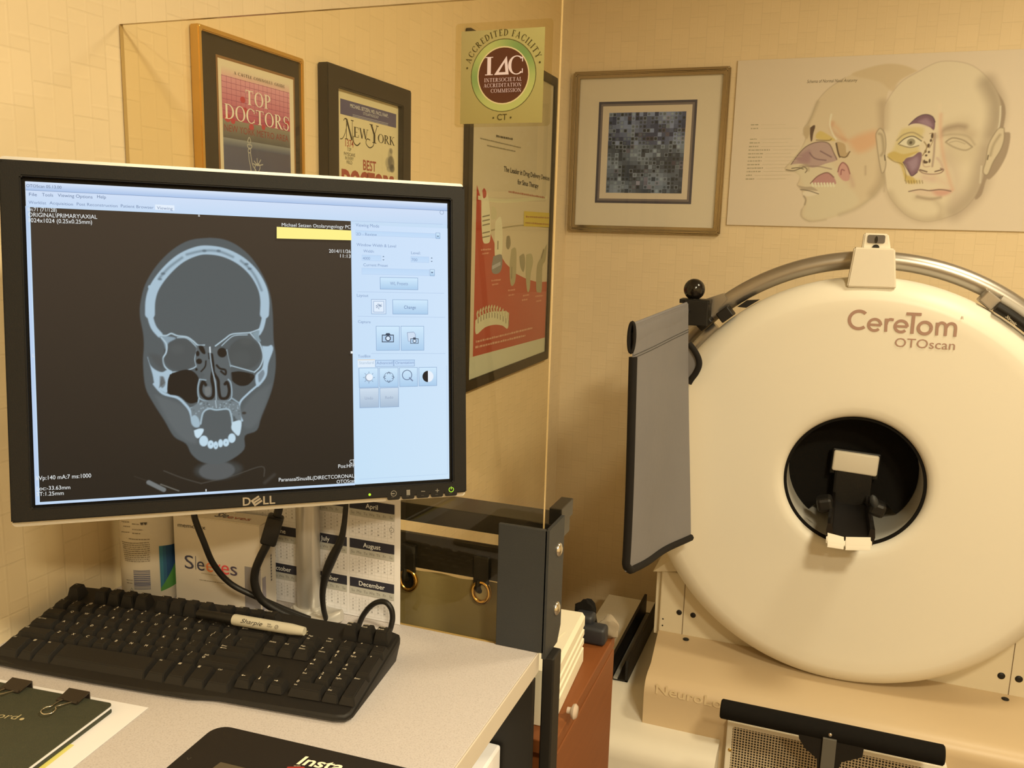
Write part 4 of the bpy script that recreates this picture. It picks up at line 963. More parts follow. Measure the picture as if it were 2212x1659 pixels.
for u, w, v, r in jobs:
    if r < .20: jc = (128, 120, 100); a.poly([(u+du*.04, w+dv*.04), (u+du*.96, w+dv*.04), (u+du*.96, w+dv*.96), (u+du*.04, w+dv*.96)], jc, False)
a.up()
for u, w, v, r in jobs:
    if r < .20: a.poly([(u+du*.12, w+dv*.12), (u+du*.88, w+dv*.12), (u+du*.88, w+dv*.88), (u+du*.12, w+dv*.88)], (v*1.05, v*1.0, v*.86), False)
a.up()
for u, w, v, r in jobs:
    dkc = v-24 if (r < .16 or r > .34) else v+16
    dkc = max(40, dkc); a.disc(u+du/2, w+dv/2, du*.33, (dkc*1.04, dkc*1.0, dkc*.82), 14, False)
a.build('artwork', M['print'], t4)
pane_for(t4, fn4, uL+.02, vB_+.02, uR-.02, vT-.02, .010)
# --- anatomy poster board
PP = Plane((0, WY-.006, ZC), (1, 0, 0), (0, 0, 1)); K6 = Px(1560, 100, 3.393); p = lambda x, y: PP.px(*K6(x, y))
qL = (PP.px(1597, 131)[0]+PP.px(1566, 485)[0])/2; qR = .77; qT = (PP.px(1597, 131)[1]+PP.px(2212, 105)[1])/2; qB = (PP.px(1567, 485)[1]+PP.px(2212, 502)[1])/2
t5 = thing('anatomy_poster', (.2, WY, ZC+qB), 'wide cream poster board of two bald heads with cutaway noses on the far wall', 'poster')
bm = B(); span(bm, (qL, WY-.006, ZC+qB), (qR, WY-.0005, ZC+qT), .0008, 1); obj('board', bm, M['board'], t5)
a = Art(PP, (224, 190, 146), .0004, .00002)
PW = (218, 177, 126)
cu0, cu1 = qL+.001, .50; cvh = 330; cvw = int(cvh*(cu1-cu0)/(qT-qB-.002))
cv = Canvas(cvw, cvh, (.80, .74, .62)); cv.a[:] = np.array(a.col(PW))
def cp(x, y):
    u, v = p(x, y); return ((u-cu0)/(cu1-cu0)*(cvw-1), (qT-.001-v)/(qT-qB-.002)*(cvh-1))
KS = (cp(1500, 700)[0]-cp(700, 700)[0])/800
ac = lambda c: a.col(c)
def cf(P, c, soft=1.5, al=1): cv.fill([cp(*q) for q in P], ac(c), soft, al)
def cs(P, w, c, soft=1, al=1): cv.stroke([cp(*q) for q in P], w*KS, ac(c), soft, al)
PROF = [(1430, 180), (1330, 140), (1200, 130), (1050, 165), (900, 230), (780, 310), (700, 400), (660, 500), (630, 560), (598, 600), (600, 640), (612, 670), (595, 720), (560, 780), (500, 850), (462, 892), (478, 915), (535, 922), (570, 950), (562, 990), (550, 1018), (585, 1060), (590, 1085), (612, 1120), (605, 1160), (580, 1205), (582, 1250), (640, 1284), (760, 1270), (900, 1220), (1050, 1150), (1150, 1050), (1200, 950), (1200, 400), (1290, 260)]
cf(PROF, (211, 170, 116), 1.2); cs(PROF[4:28], 7, (176, 138, 94), 1.4, .6)
cf([(1430, 180), (1330, 140), (1200, 130), (1050, 165), (950, 210), (1150, 260), (1250, 330), (1300, 250)], (203, 160, 104), 3, .8)
cf([(620, 700), (800, 850), (900, 1000), (1000, 1150), (760, 1265), (600, 1250), (620, 1120), (570, 960), (500, 870)], (212, 176, 122), 6, .8)
cs([(700, 410), (662, 500), (630, 570), (605, 640)], 26, (176, 140, 92), 4, .6); cs([(1170, 420), (1180, 600), (1170, 950), (1100, 1080)], 56, (168, 130, 86), 10, .6); cs([(1190, 930), (1140, 1060), (1000, 1180), (860, 1235)], 24, (180, 145, 98), 5, .6)
cs([(582, 1200), (585, 1252), (645, 1284), (760, 1270)], 12, (180, 144, 96), 3, .6)
cf([(800, 560), (850, 620), (900, 690), (1000, 650), (1130, 620), (1130, 720), (1000, 780), (920, 700), (850, 600)], (214, 146, 90), 9, .75); cs([(810, 560), (800, 610), (850, 660), (905, 690)], 20, (196, 128, 80), 5, .6)
cs([(800, 500), (790, 580), (815, 650), (835, 680)], 10, (232, 200, 146), 2, .8)
cf([(640, 600), (672, 578), (682, 590), (668, 640), (660, 690), (648, 690)], (98, 68, 42), 1); cf([(688, 645), (720, 620), (780, 650), (830, 690), (760, 690), (690, 675)], (206, 162, 82), 2); cs([(690, 688), (780, 690), (800, 680)], 8, (120, 84, 42), 1, .8)
cf([(600, 600), (640, 580), (640, 640), (620, 680), (600, 650)], (190, 150, 98), 2)
cf([(505, 866), (560, 790), (620, 732), (700, 702), (780, 712), (818, 780), (842, 832), (760, 860), (660, 890), (585, 862)], (178, 134, 104), 1.2); cf([(540, 820), (640, 760), (640, 850), (570, 850)], (158, 110, 92), 5, .7); cs([(505, 866), (560, 790), (620, 732), (700, 702), (780, 712), (822, 790), (840, 830)], 7, (110, 78, 54), .9, .9)
cs([(640, 780), (680, 822), (760, 836)], 9, (128, 90, 74), 1.2); cs([(720, 768), (800, 812)], 9, (128, 90, 74), 1.2); cs([(590, 880), (700, 880), (800, 900)], 8, (150, 112, 84), 1.6)
cf([(835, 712), (850, 700), (900, 720), (910, 780), (930, 770), (920, 810), (870, 810)], (186, 142, 88), 1.2); cs([(836, 712), (850, 780), (862, 812)], 12, (92, 62, 36), 1); cs([(862, 808), (905, 812), (936, 772)], 8, (110, 78, 46), 1)
cf([(848, 920), (858, 880), (885, 852), (918, 880), (935, 930), (930, 980), (890, 985), (855, 950)], (200, 136, 104), 1.5); cs([(848, 920), (860, 878), (885, 852), (918, 880), (936, 935)], 9, (146, 84, 66), 1); cs([(870, 940), (875, 905), (895, 910)], 9, (150, 86, 70), 1)
cf([(648, 1004), (700, 952), (770, 926), (818, 960), (834, 1008), (780, 1012), (700, 1018)], (184, 122, 96), 1.2); cs([(648, 1004), (700, 952), (770, 926), (818, 960)], 8, (128, 80, 58), 1); 
for x in range(660, 830, 22): cs([(x, 1004), (x+6, 1026)], 14, (222, 190, 136), 1)
cs([(470, 905), (520, 912), (560, 900), (600, 885), (622, 905), (610, 925)], 8, (118, 92, 60), 1); cs([(510, 895), (560, 890), (595, 900)], 7, (96, 72, 44), 1); cs([(570, 880), (625, 870), (632, 910)], 14, (168, 134, 88), 3, .7)
cf([(550, 1018), (610, 1030), (660, 1030), (700, 1060), (640, 1055), (590, 1050)], (178, 142, 98), 1.2); cf([(588, 1072), (640, 1058), (700, 1066), (710, 1080), (650, 1098), (600, 1096)], (222, 184, 132), 1.2); cs([(575, 1050), (640, 1060), (706, 1082)], 7, (110, 84, 54), 1); cs([(598, 1098), (612, 1125), (605, 1160)], 10, (140, 108, 70), 2, .8)
cs([(1050, 880), (1050, 940)], 10, (170, 130, 86), 3, .7); cs([(940, 950), (960, 1020)], 20, (186, 130, 96), 6, .5)
# frontal head
SHD = [(1990, 300), (2060, 400), (2078, 490), (2062, 620), (2112, 640), (2090, 780), (2030, 900), (1965, 972), (1935, 980), (1900, 1090), (1850, 1110), (1900, 900), (1960, 620), (2020, 450)]
cf(SHD, (162, 126, 86), 1.6)
FACE = [(1430, 190), (1600, 112), (1800, 128), (1930, 215), (2020, 345), (2048, 480), (2025, 600), (1985, 680), (1940, 850), (1900, 1000), (1840, 1120), (1740, 1215), (1600, 1268), (1480, 1284), (1360, 1245), (1265, 1155), (1210, 1060), (1192, 900), (1186, 500), (1215, 390), (1310, 265)]
cf(FACE, (219, 180, 126), 1); cs(FACE+[FACE[0]], 7, (184, 146, 102), 1.4, .65)
cs([(1940, 270), (2000, 400), (2008, 520), (1975, 640)], 110, (150, 116, 78), 14, .7); cs([(1930, 760), (1890, 960), (1830, 1090), (1700, 1210)], 130, (156, 120, 82), 16, .65); cs([(2040, 440), (2030, 580), (1990, 690)], 8, (226, 192, 140), 1.5, .8)
cs([(1900, 880), (1890, 1000)], 10, (224, 188, 136), 2, .6); cs([(1200, 420), (1192, 600)], 46, (186, 146, 98), 9, .6); cs([(1225, 1080), (1300, 1190), (1440, 1270), (1600, 1260)], 44, (176, 138, 92), 10, .6)
cs([(1420, 1110), (1540, 1120), (1600, 1180), (1590, 1250)], 30, (188, 150, 102), 8, .6)
cf([(1640, 560), (1800, 520), (1870, 640), (1860, 820), (1700, 860), (1620, 800)], (204, 166, 114), 14, .7)
cs([(1640, 800), (1700, 900), (1720, 1000), (1700, 1120)], 60, (192, 150, 108), 18, .5); cs([(1660, 620), (1740, 612), (1830, 650)], 50, (176, 136, 92), 14, .5)
for P in ([(1130, 690), (1128, 640), (1158, 602), (1190, 640), (1200, 720), (1192, 800), (1200, 850), (1192, 905), (1170, 928), (1152, 850), (1140, 770)], [(2066, 600), (2030, 600), (1990, 650), (1950, 730), (1932, 840), (1912, 920), (1945, 940), (1985, 850), (2040, 760), (2066, 680)]):
    cf(P, (206, 168, 116), 1); cs(P+[P[0]], 8, (140, 108, 70), 1.2, .7)
cs([(1150, 640), (1172, 660), (1182, 760), (1165, 800)], 16, (158, 124, 80), 3, .8); cs([(2035, 650), (1990, 720), (1965, 800)], 16, (160, 126, 82), 3, .8); cs([(1190, 800), (1194, 835)], 8, (96, 72, 44), 1); cs([(1950, 800), (1944, 830)], 8, (96, 72, 44), 1); cs([(1175, 935), (1190, 990), (1188, 1060)], 16, (176, 140, 94), 4, .7)
cf([(1212, 800), (1250, 760), (1300, 640), (1340, 600), (1480, 600), (1440, 720), (1440, 790), (1340, 830), (1345, 920), (1380, 965), (1450, 980), (1440, 1002), (1350, 990), (1310, 870), (1240, 830)], (208, 168, 94), 5, .8)
cf([(1212, 790), (1260, 770), (1330, 790), (1440, 770), (1335, 835), (1340, 930), (1400, 960), (1420, 1000), (1350, 995), (1305, 870), (1225, 825)], (196, 150, 66), 2, .8); cs([(1212, 810), (1260, 845), (1320, 865), (1345, 930), (1340, 985)], 6, (136, 100, 46), 1, .8)
for x in range(1345, 1470, 20): cs([(x, 985), (x+4, 1004)], 7, (140, 104, 52), 1, .8)
cf([(1368, 577), (1400, 548), (1428, 522), (1488, 500), (1535, 512), (1560, 552), (1552, 614), (1520, 592), (1470, 572), (1415, 566)], (124, 82, 76), 1); cf([(1440, 550), (1500, 530), (1540, 580), (1510, 585), (1460, 566)], (160, 116, 106), 4, .8); cs([(1368, 577), (1428, 522), (1488, 500), (1540, 515), (1560, 555)], 8, (84, 50, 54), 1, .9)
cf([(1326, 850), (1350, 820), (1400, 806), (1440, 776), (1464, 790), (1452, 870), (1430, 922), (1390, 950), (1366, 920), (1350, 880)], (130, 88, 80), 1); cf([(1360, 850), (1430, 810), (1430, 880), (1390, 910)], (164, 122, 110), 5, .8); cs([(1326, 850), (1366, 915), (1390, 950), (1430, 922)], 8, (88, 54, 58), 1, .9)
cf([(1290, 715), (1340, 672), (1400, 656), (1458, 690), (1440, 730), (1370, 742)], (222, 188, 134), 2); cv.blob(*cp(1384, 703), 30*KS, 28*KS, ac((152, 126, 84)), 1); cv.blob(*cp(1382, 706), 11*KS, 12*KS, ac((96, 74, 44)), .8)
cs([(1280, 690), (1330, 648), (1400, 632), (1470, 670)], 10, (150, 118, 74), 1.5, .8); cs([(1292, 716), (1340, 675), (1400, 660), (1460, 694)], 8, (100, 76, 46), 1); cs([(1300, 722), (1375, 742), (1440, 728)], 7, (130, 100, 62), 1.2)
cs([(1590, 660), (1630, 610), (1720, 585), (1780, 590)], 34, (150, 112, 76), 6, .7); cs([(1640, 700), (1690, 672), (1770, 690), (1830, 735)], 9, (150, 118, 78), 1.6); cs([(1640, 705), (1700, 740), (1780, 762), (1832, 740)], 9, (164, 130, 86), 2); cs([(1610, 655), (1700, 645), (1800, 660), (1850, 720)], 12, (176, 140, 94), 3, .8); cs([(1668, 705), (1720, 695), (1780, 715)], 6, (176, 142, 96), 1.5)
cs([(1595, 430), (1592, 600), (1580, 800)], 22, (224, 182, 128), 3, .7); cs([(1604, 500), (1600, 620), (1620, 800), (1665, 980), (1690, 1050)], 18, (212, 148, 100), 5, .7)
cs([(1560, 640), (1552, 780), (1540, 880)], 12, (150, 108, 80), 2, .8); cs([(1575, 820), (1600, 850), (1620, 905)], 12, (196, 146, 108), 3, .8)
for x, y, rx, ry in ((1540, 655, 9, 22), (1530, 690, 8, 12), (1512, 728, 10, 16), (1490, 770, 8, 12), (1515, 775, 8, 9), (1495, 800, 9, 8), (1490, 850, 18, 10), (1480, 845, 8, 14), (1520, 840, 7, 16)): cv.blob(*cp(x, y), rx*KS, ry*KS, ac((92, 62, 38)), .9)
cs([(1480, 700), (1500, 740), (1470, 800)], 8, (150, 112, 62), 1); cs([(1465, 830), (1480, 880), (1520, 880)], 8, (190, 146, 104), 1.2); cs([(1520, 640), (1548, 640), (1545, 690), (1520, 745)], 5, (150, 108, 66), .9)
cs([(1442, 908), (1475, 930), (1540, 938), (1600, 928), (1622, 905), (1600, 895)], 8, (140, 96, 68), 1.2); cs([(1450, 905), (1500, 920)], 10, (110, 74, 50), 1); cs([(1560, 918), (1610, 905)], 10, (110, 74, 50), 1)
cf([(1370, 1062), (1450, 1052), (1520, 1056), (1600, 1050), (1680, 1058), (1640, 1090), (1560, 1100), (1450, 1092)], (216, 172, 122), 1.5); cf([(1530, 1055), (1600, 1050), (1682, 1056), (1650, 1088), (1580, 1098)], (204, 134, 96), 5, .8); cs([(1368, 1064), (1450, 1050), (1520, 1058), (1600, 1050), (1676, 1062)], 8, (120, 82, 58), 1.1); cs([(1430, 1102), (1520, 1120), (1600, 1108)], 16, (156, 118, 80), 4, .8)
cs([(1480, 960), (1540, 975)], 40, (206, 152, 112), 8, .6); cs([(1560, 960), (1640, 1010)], 40, (212, 160, 114), 10, .5)
a.grid(cv.a, cu0, qB+.001, cu1, qT-.001)
a.h += .0001
a.ptext('Schema of Normal Nasal Anatomy', (1743, 179.5), (1852, 176.5), 7, (96, 74, 42), shear=.25)
for k, (x, y, w) in enumerate(((1622, 271, 16), (1622, 279, 16), (1620, 302, 15), (1619, 310, 22), (1618, 318, 20), (1617, 325.5, 46), (1616, 333.5, 32), (1616, 341, 30), (1615, 349, 30), (1614.5, 357, 26), (1614, 364.5, 34), (1613, 372, 30), (1612, 380, 12), (1611, 388, 18))):
    a.dashes((x, y), (x+w, y-.4), 2.6, (172, 142, 96), k+20)
    a.pline([(x+w+6, y-1.4), (x+w+6+(1735-x-w)*(.55+.4*((k*37) % 10)/10), y-2.2)], .0007, (196, 162, 110))
a.build('print', M['print'], t5)

# ================================================================== the scanner
GX, GZ, GYF = .093, ZC-.58, 2.1              # disc axis and front face
BX, BZ = .0875, ZC-.5605                     # bore axis
scan = thing('head_scanner', (.09, 2.3, 0), 'large cream ring-shaped head scanner with black round opening and tan lettering', 'medical scanner')
sc_w = lambda x, y, z: Vector((x, y, z))
bm = B()
prof = [(.156, 2.19, 0), (.156, 2.128, 0), (.158, 2.114, 0), (.163, 2.106, 0), (.172, 2.1015, 0), (.185, 2.1, 0)]
prof += [(.185+(.448-.185)*k/10, 2.1, k/10) for k in range(1, 11)]
prof += [(.456, 2.1018, 1), (.466, 2.107, 1), (.478, 2.116, 1), (.488, 2.127, 1), (.4945, 2.139, 1), (.498, 2.153, 1), (.499, 2.17, 1), (.499, 2.2, 1), (.492, 2.212, 1), (.47, 2.216, 1)]
lathe(bm, prof, lambda p, t: Vector((BX+(GX-BX)*p[2]+p[0]*cos(t), p[1], BZ+(GZ-BZ)*p[2]+p[0]*sin(t))), 144)
obj('front_cover', bm, M['cream'], scan, smooth=50)
bm = B(); lathe(bm, [(.1575, 2.118), (.1505, 2.118), (.1505, 2.124), (.1575, 2.124), (.1575, 2.118)], lambda p, t: Vector((BX+p[0]*cos(t), p[1], BZ+p[0]*sin(t))), 96); obj('bore_gap_ring', bm, M['black_matte'], scan, smooth=50)
bm = B(); lathe(bm, [(.151, 2.126), (.151, 2.60), (.1525, 2.60), (.1525, 2.126), (.151, 2.126)], lambda p, t: Vector((BX+p[0]*cos(t), p[1], BZ+p[0]*sin(t))), 96); obj('bore_liner', bm, M['liner'], scan, smooth=50)
bm = B(); lathe(bm, [(.49, 2.2), (.49, 2.24), (.46, 2.26), (.46, 2.66), (.43, 2.70), (.1535, 2.70), (.1535, 2.61)], lambda p, t: Vector((GX+p[0]*cos(t), p[1], GZ+p[0]*sin(t))), 96); obj('gantry_housing', bm, M['sheet'], scan, smooth=50)
bm = B(); cyl(bm, (BX, 2.602, BZ), (BX, 2.606, BZ), .1525, 64); obj('rear_drape', bm, M['black_matte'], scan)
# dark drape plate inside the bore, notched at the bottom
K7 = Px(1640, 880, 4.608); YP = 2.24
def yp(x, y, Y=YP): q = ony(*K7(x, y), Y); return (q[0], q[2])
arc = []
rp = .1495
e0, e1 = yp(530, 975), yp(1350, 1055)
aL = atan2(e0[1]-BZ, e0[0]-BX) % (2*pi); aR = atan2(e1[1]-BZ, e1[0]-BX)
aR = aR if aR < 0 else aR-2*pi
n_ = 60
arc = [(BX+rp*cos(aR+(aL-aR)*k/n_), BZ+rp*sin(aR+(aL-aR)*k/n_)) for k in range(n_+1)]
arc += [yp(620, 905), yp(1230, 920)]
bm = B(); prism(bm, arc, lambda u, v, h: (u, h, v), YP, YP+.006); obj('bore_drape', bm, M['black_matte'], scan)
# head holder
bm = B(); A0, A1 = ony(1803, 975, 2.2), ony(1893, 1027, 2.2); hw = 2.2
tlp, brp = ony(1801, 972, hw), ony(1895, 1029, hw)
cxp = (tlp[0]+brp[0])/2; 
R_y = Matrix.Rotation(radians(2.5), 3, 'Y')
bm = B(); box(bm, ((tlp[0]+brp[0])/2, hw, (tlp[2]+brp[2])/2), (.104, .012, .052), R_y, .0055, 3); obj('head_pad', bm, M['cream_pad'], scan, smooth=40)
HX = ony(1838, 1100, 2.1)[0]; 
zf = ony(1838, 1150, 2.02)[2]
bm = B(); box(bm, (cxp, hw+.014, (tlp[2]+brp[2])/2-.004), (.112, .016, .066), R_y, .004); span(bm, (HX-.042, hw-.004, BZ-.12), (HX+.046, hw+.012, (tlp[2]+brp[2])/2-.01), .006); obj('back_plate', bm, M['black'], scan)
bm = B()                                             # cradle trough running out of the bore
sec = [(-.052, .012), (-.050, .035), (-.040, .036), (-.037, .012), (-.02, .004), (.02, .004), (.037, .012), (.040, .036), (.050, .035), (.052, .012), (.048, -.012), (-.048, -.012)]
rows = []
for y, dz, s in ((2.0, 0, 1), (2.05, .002, .98), (2.12, .01, .92), (2.2, .02, .86), (2.28, .024, .82)):
    rows.append([bm.verts.new((HX+x*s, y, zf-.008+dz+z*.8)) for x, z in sec])
for A, C in zip(rows, rows[1:]):
    for k in range(len(sec)): bm.faces.new((A[k], A[(k+1) % len(sec)], C[(k+1) % len(sec)], C[k]))
bm.faces.new(rows[0]); bm.faces.new(rows[-1][::-1]); obj('head_cradle', bm, M['black_gloss'], scan, smooth=30)
for s in (-1, 1):
    bm = B(); yk = 2.12; c = ony(1838+s*56, 1092+s*5, yk); box(bm, (c[0], yk, c[2]), (.036, .05, .034), Matrix.Rotation(s*.25, 3, 'Y'), .008, 2); obj('cradle_knob', bm, M['black'], scan)
bm = B(); c = ony(1888, 1084, 2.1); ball(bm, c, .012, (.8, .8, 1.4), Matrix.Rotation(-.3, 3, 'Y')); obj('clamp_lever', bm, M['bracket'], scan, smooth=50)
for s, x0, x1, z0, z1 in ((0, 1785, 1826, 1147, 1176), (1, 1824, 1884, 1160, 1192)):
    pa, pb, pc_, pd = ony(x0, 1147 if s == 0 else 1157, 2.0), ony(x1, 1158, 2.0), ony(x1, 1178 if s == 0 else 1180, 1.985), ony(x0, 1172 if s == 0 else 1179, 1.985)
    bm = B(); th = .012
    vs = [bm.verts.new(v) for v in (pa, pb, pc_, pd)]; v2 = [bm.verts.new(Vector(v)+Vector((0, -.004, -th))) for v in (pa, pb, pc_, pd)]
    bm.faces.new(vs); bm.faces.new(v2[::-1])
    for k in range(4): bm.faces.new((vs[k], vs[(k+1) % 4], v2[(k+1) % 4], v2[k]))
    bmesh.ops.bevel(bm, geom=bm.edges[:], offset=.003, segments=3, affect='EDGES'); obj('chin_pad', bm, M['cream_pad'], scan, smooth=50)
# camera turret on top
tp = [ony(*q, 2.11) for q in ((1831, 601), (1938, 604), (1934, 537), (1846, 534))]
bm = B(); prism(bm, [(q[0], q[2]-(.02 if i < 2 else 0)) for i, q in enumerate(tp)], lambda u, v, h: (u, h, v), 2.108, 2.20); bmesh.ops.bevel(bm, geom=bm.edges[:], offset=.003, segments=2, affect='EDGES'); tur = obj('camera_turret', bm, M['cream_pad'], scan, smooth=40)
tp = [ony(*q, 2.13) for q in ((1862, 536), (1925, 536), (1920, 505), (1867, 503))]
bm = B(); prism(bm, [(q[0], q[2]-(.004 if i < 2 else 0)) for i, q in enumerate(tp)], lambda u, v, h: (u, h, v), 2.13, 2.19); bmesh.ops.bevel(bm, geom=bm.edges[:], offset=.003, segments=2, affect='EDGES'); obj('camera_head', bm, M['cream_pad'], scan, smooth=40)
q0, q1 = ony(1873, 525, 2.129), ony(1913, 508, 2.129); bm = B(); prism(bm, rrect(q0[0], q0[2], q1[0], q1[2], .004), lambda u, v, h: (u, h, v), 2.1285, 2.131); obj('camera_window', bm, mat('grey_window', (.14, .125, .115), .25), scan)
q = ony(1893, 518, 2.127); bm = B(); prism(bm, [(q[0]+.004*cos(t)*.8, q[2]+.008*sin(t)) for t in [2*pi*k/20 for k in range(20)]], lambda u, v, h: (u, h, v), 2.1275, 2.129); obj('camera_lens', bm, M['black_gloss'], scan)
q = ony(1892, 533, 2.127); bm = B(); prism(bm, [(q[0]+.0075*cos(pi*k/14), q[2]-.002+.007*sin(pi*k/14)) for k in range(15)], lambda u, v, h: (u, h, v), 2.1265, 2.131); obj('indicator_slot', bm, M['black'], scan)
# hand rail arc
RR, RY = .538, 2.2
bm = B(); tube(bm, [(GX+RR*cos(t), RY, GZ+RR*sin(t)) for t in [radians(-12+(150+12)*k/80) for k in range(81)]], .021, 20); obj('hand_rail', bm, M['steel'], scan, smooth=50)
bm = B(); tube(bm, [(GX+.505*cos(t), 2.16, GZ+.505*sin(t)) for t in [radians(134+(158-134)*k/20) for k in range(21)]], .013, 14); obj('lower_rail', bm, M['steel'], scan, smooth=50)
def on_arc(px, py, y=2.19): return ony(px, py, y)
for (x, y, ln) in ((1522, 695, .036), (1568, 678, .034)):
    c = ony(x, y, 2.15); an = atan2(c[2]-GZ, c[0]-GX)
    bm = B(); box(bm, c, (ln, .05, .028), Matrix.Rotation(-(an+pi/2), 3, 'Y'), .003); obj('rail_clamp', bm, M['black'], scan)
bm = B(); fl = [ony(*q, 2.17) for q in ((1611, 650), (1640, 648), (1612, 665), (1592, 663))]; prism(bm, [(q[0], q[2]) for q in fl], lambda u, v, h: (u, h, v), 2.17, 2.20); obj('rail_tab', bm, M['black'], scan)
# ball post and block
c = ony(1500, 625, 2.12); bm = B(); ball(bm, c, .0258, seg=32); tube(bm, [(c[0], c[1], c[2]-.02), (c[0], c[1], c[2]-.04)], .013, 16); obj('ball_knob', bm, M['black_gloss'], scan, smooth=60)
q0, q1 = ony(1467, 708, 2.12), ony(1534, 646, 2.12); bm = B(); span(bm, (q0[0]+.012, 2.095, q0[2]+.01), (q1[0], 2.16, q1[2]-.004), .002); span(bm, (q0[0], 2.10, q1[2]-.012), (q1[0]+.002, 2.15, q1[2]-.002), .001); obj('post_block', bm, M['black'], scan)
bm = B(); q0, q1 = ony(1525, 640, 2.19), ony(1570, 650, 2.19); prism(bm, [(ony(*q, 2.19)[0], ony(*q, 2.19)[2]) for q in ((1524, 646), (1564, 633), (1572, 645), (1534, 690))], lambda u, v, h: (u, h, v), 2.175, 2.21); obj('rail_bracket', bm, M['steel'], scan)
# side pad on the right of the rail, with its own tag
rp_ = []
for t in [radians(61-(61-36)*k/16) for k in range(17)]: rp_.append((GX+.512*cos(t), 2.13, GZ+.512*sin(t)))
bm = B(); tube(bm, rp_, .0125, 12); pad = obj('cable_guard', bm, M['black'], scan, smooth=50)
bm = B(); tube(bm, [(x+.010, y+.03, z+.014) for x, y, z in rp_], .011, 12); obj('cable_sleeve', bm, mat('grey_sleeve', (.42, .39, .34), .5), scan, smooth=50)
bm = B(); cbx = ony(2136, 648, 2.16); box(bm, cbx, (.036, .04, .030), Matrix.Rotation(radians(38), 3, 'Y'), .003); obj('guard_bracket', bm, M['steel'], scan)
pt = Plane(Vector(ony(2183, 690, 2.1165)), (cos(radians(-40)), 0, sin(radians(-40))), (sin(radians(40)), 0, cos(radians(40))))
a = Art(pt, None, .0002); a.text('Xtronic', -.012, -.0035, .0062, (200, 190, 170), bold=.02, shear=.2); a.build('lettering', M['print'], scan)
# lettering on the cover
PL = Plane((0, GYF-.0002, ZC), (1, 0, 0), (0, 0, 1)); a = Art(PL, None, .0004)
lc = (172, 140, 126)
KL = Px(1780, 480, 5.12)
def pl(x, y): return PL.px(*KL(x, y))
b_ = pl(365, 1200)[1]; cl_ = pl(268, 1100)[0]; cr = pl(1470, 1200)[0]; W = cr-cl_
b_ = (pl(365, 1195)[1]+pl(1440, 1265)[1])/2
ang = atan2(pl(1440, 1265)[1]-pl(365, 1195)[1], pl(1440, 1265)[0]-pl(365, 1195)[0])
capC = pl(365, 960)[1]-pl(365, 1195)[1]
def lt(t, x0, x1, yb, cap, **k): u0, u1 = pl(x0, yb)[0], pl(x1, yb)[0]; a.text(t, u0, pl(x0, yb)[1], cap, lc, width=u1-u0, **k)
# geometric sans: C, e, r, e, T, o, m drawn with round strokes
sk = .0062
def arcl(cx, cy, rx, ry, d0, d1, w=sk): a.line([(cx+rx*cos(radians(d0+(d1-d0)*k/36)), cy+ry*sin(radians(d0+(d1-d0)*k/36))) for k in range(37)], w, lc)
u = lambda x, y: pl(x, y)
def gl(cx, cy, rx): return u(cx, cy), abs(u(cx+rx, cy)[0]-u(cx, cy)[0])
c, r = gl(385, 1080, 105); arcl(c[0], c[1], r, r, 48, 312, .0072); a.poly([u(430, 975), u(475, 1005), u(450, 1010), u(425, 1000)], lc)
for cx, cy in ((560, 1135), (853, 1152)):
    c, r = gl(cx, cy, 68); arcl(c[0], c[1], r, r, 0, 318); a.line([(c[0]-r*.95, c[1]), (c[0]+r*1.04, c[1])], .0055, lc)
a.pline([KL(682, 1210), KL(690, 1065)], sk, lc); q = u(770, 1085); a.pline([KL(690, 1130), KL(700, 1095), KL(730, 1075), KL(772, 1080)], sk, lc, n=4)
a.pline([KL(912, 1012), KL(1080, 1020)], .0066, lc); a.pline([KL(995, 1012), KL(972, 1232)], .0070, lc)
c, r = gl(1115, 1170, 72); arcl(c[0], c[1], r, r, 0, 360, .0068)
a.pline([KL(1245, 1250), KL(1255, 1110)], sk, lc); a.pline([KL(1340, 1256), KL(1348, 1160), KL(1335, 1125), KL(1300, 1112), KL(1268, 1130), KL(1252, 1165)], sk, lc, n=4); a.pline([KL(1446, 1265), KL(1456, 1170), KL(1442, 1132), KL(1405, 1120), KL(1370, 1136), KL(1348, 1172)], sk, lc, n=4)
a.ptext('R', KL(1515, 1072), KL(1545, 1074), 6.5, lc)
lt_ = 'OTOscan'; u0, u1 = u(780, 1375), u(1445, 1412)
a.text(lt_, u0[0], u0[1], (u(940, 1270)-u(940, 1370))[1], lc, width=u1[0]-u0[0], ang=atan2(u1[1]-u0[1], u1[0]-u0[0]))
a.build('lettering', M['print'], scan)
# body panel behind and below the disc
zt = ony(1424, 1235, 2.2)[2]; zs = ony(1424, 1367, 2.2)[2]
XL, XR = -.366, .552
bm = B(); span(bm, (XL, 2.215, .30), (XR, 2.76, zt), .004); obj('body', bm, M['sheet'], scan)
bm = B(); span(bm, (XL-.016, 2.235, zs-.02), (XL-.0005, 2.74, zt+.002), .002); obj('side_panel', bm, M['sheet'], scan)
bm = B(); fl = [ony(*q, 2.2) for q in ((1408, 1240), (1482, 1212), (1530, 1250), (1424, 1239))]
prism(bm, [(XL-.022, zt-.004), (XL+.075, zt+.012), (XL+.075, zt+.06), (XL+.05, zt+.06)], lambda u, v, h: (u, h, v), 2.205, 2.5); obj('cowl', bm, M['sheet'], scan)
bm = B(); q0, q1 = ony(1478, 1255, 2.2142), ony(1473, 1371, 2.2142); span(bm, (q1[0]-.0007, 2.2138, q1[2]), (q1[0]+.0007, 2.2152, q0[2]+.03)); obj('panel_seam', bm, M['seam'], scan)
bm = B(); q0 = ony(2188, 1430, 2.2142); span(bm, (q0[0]-.0007, 2.2138, zs), (q0[0]+.0007, 2.2152, zt)); obj('panel_seam', bm, M['seam'], scan)
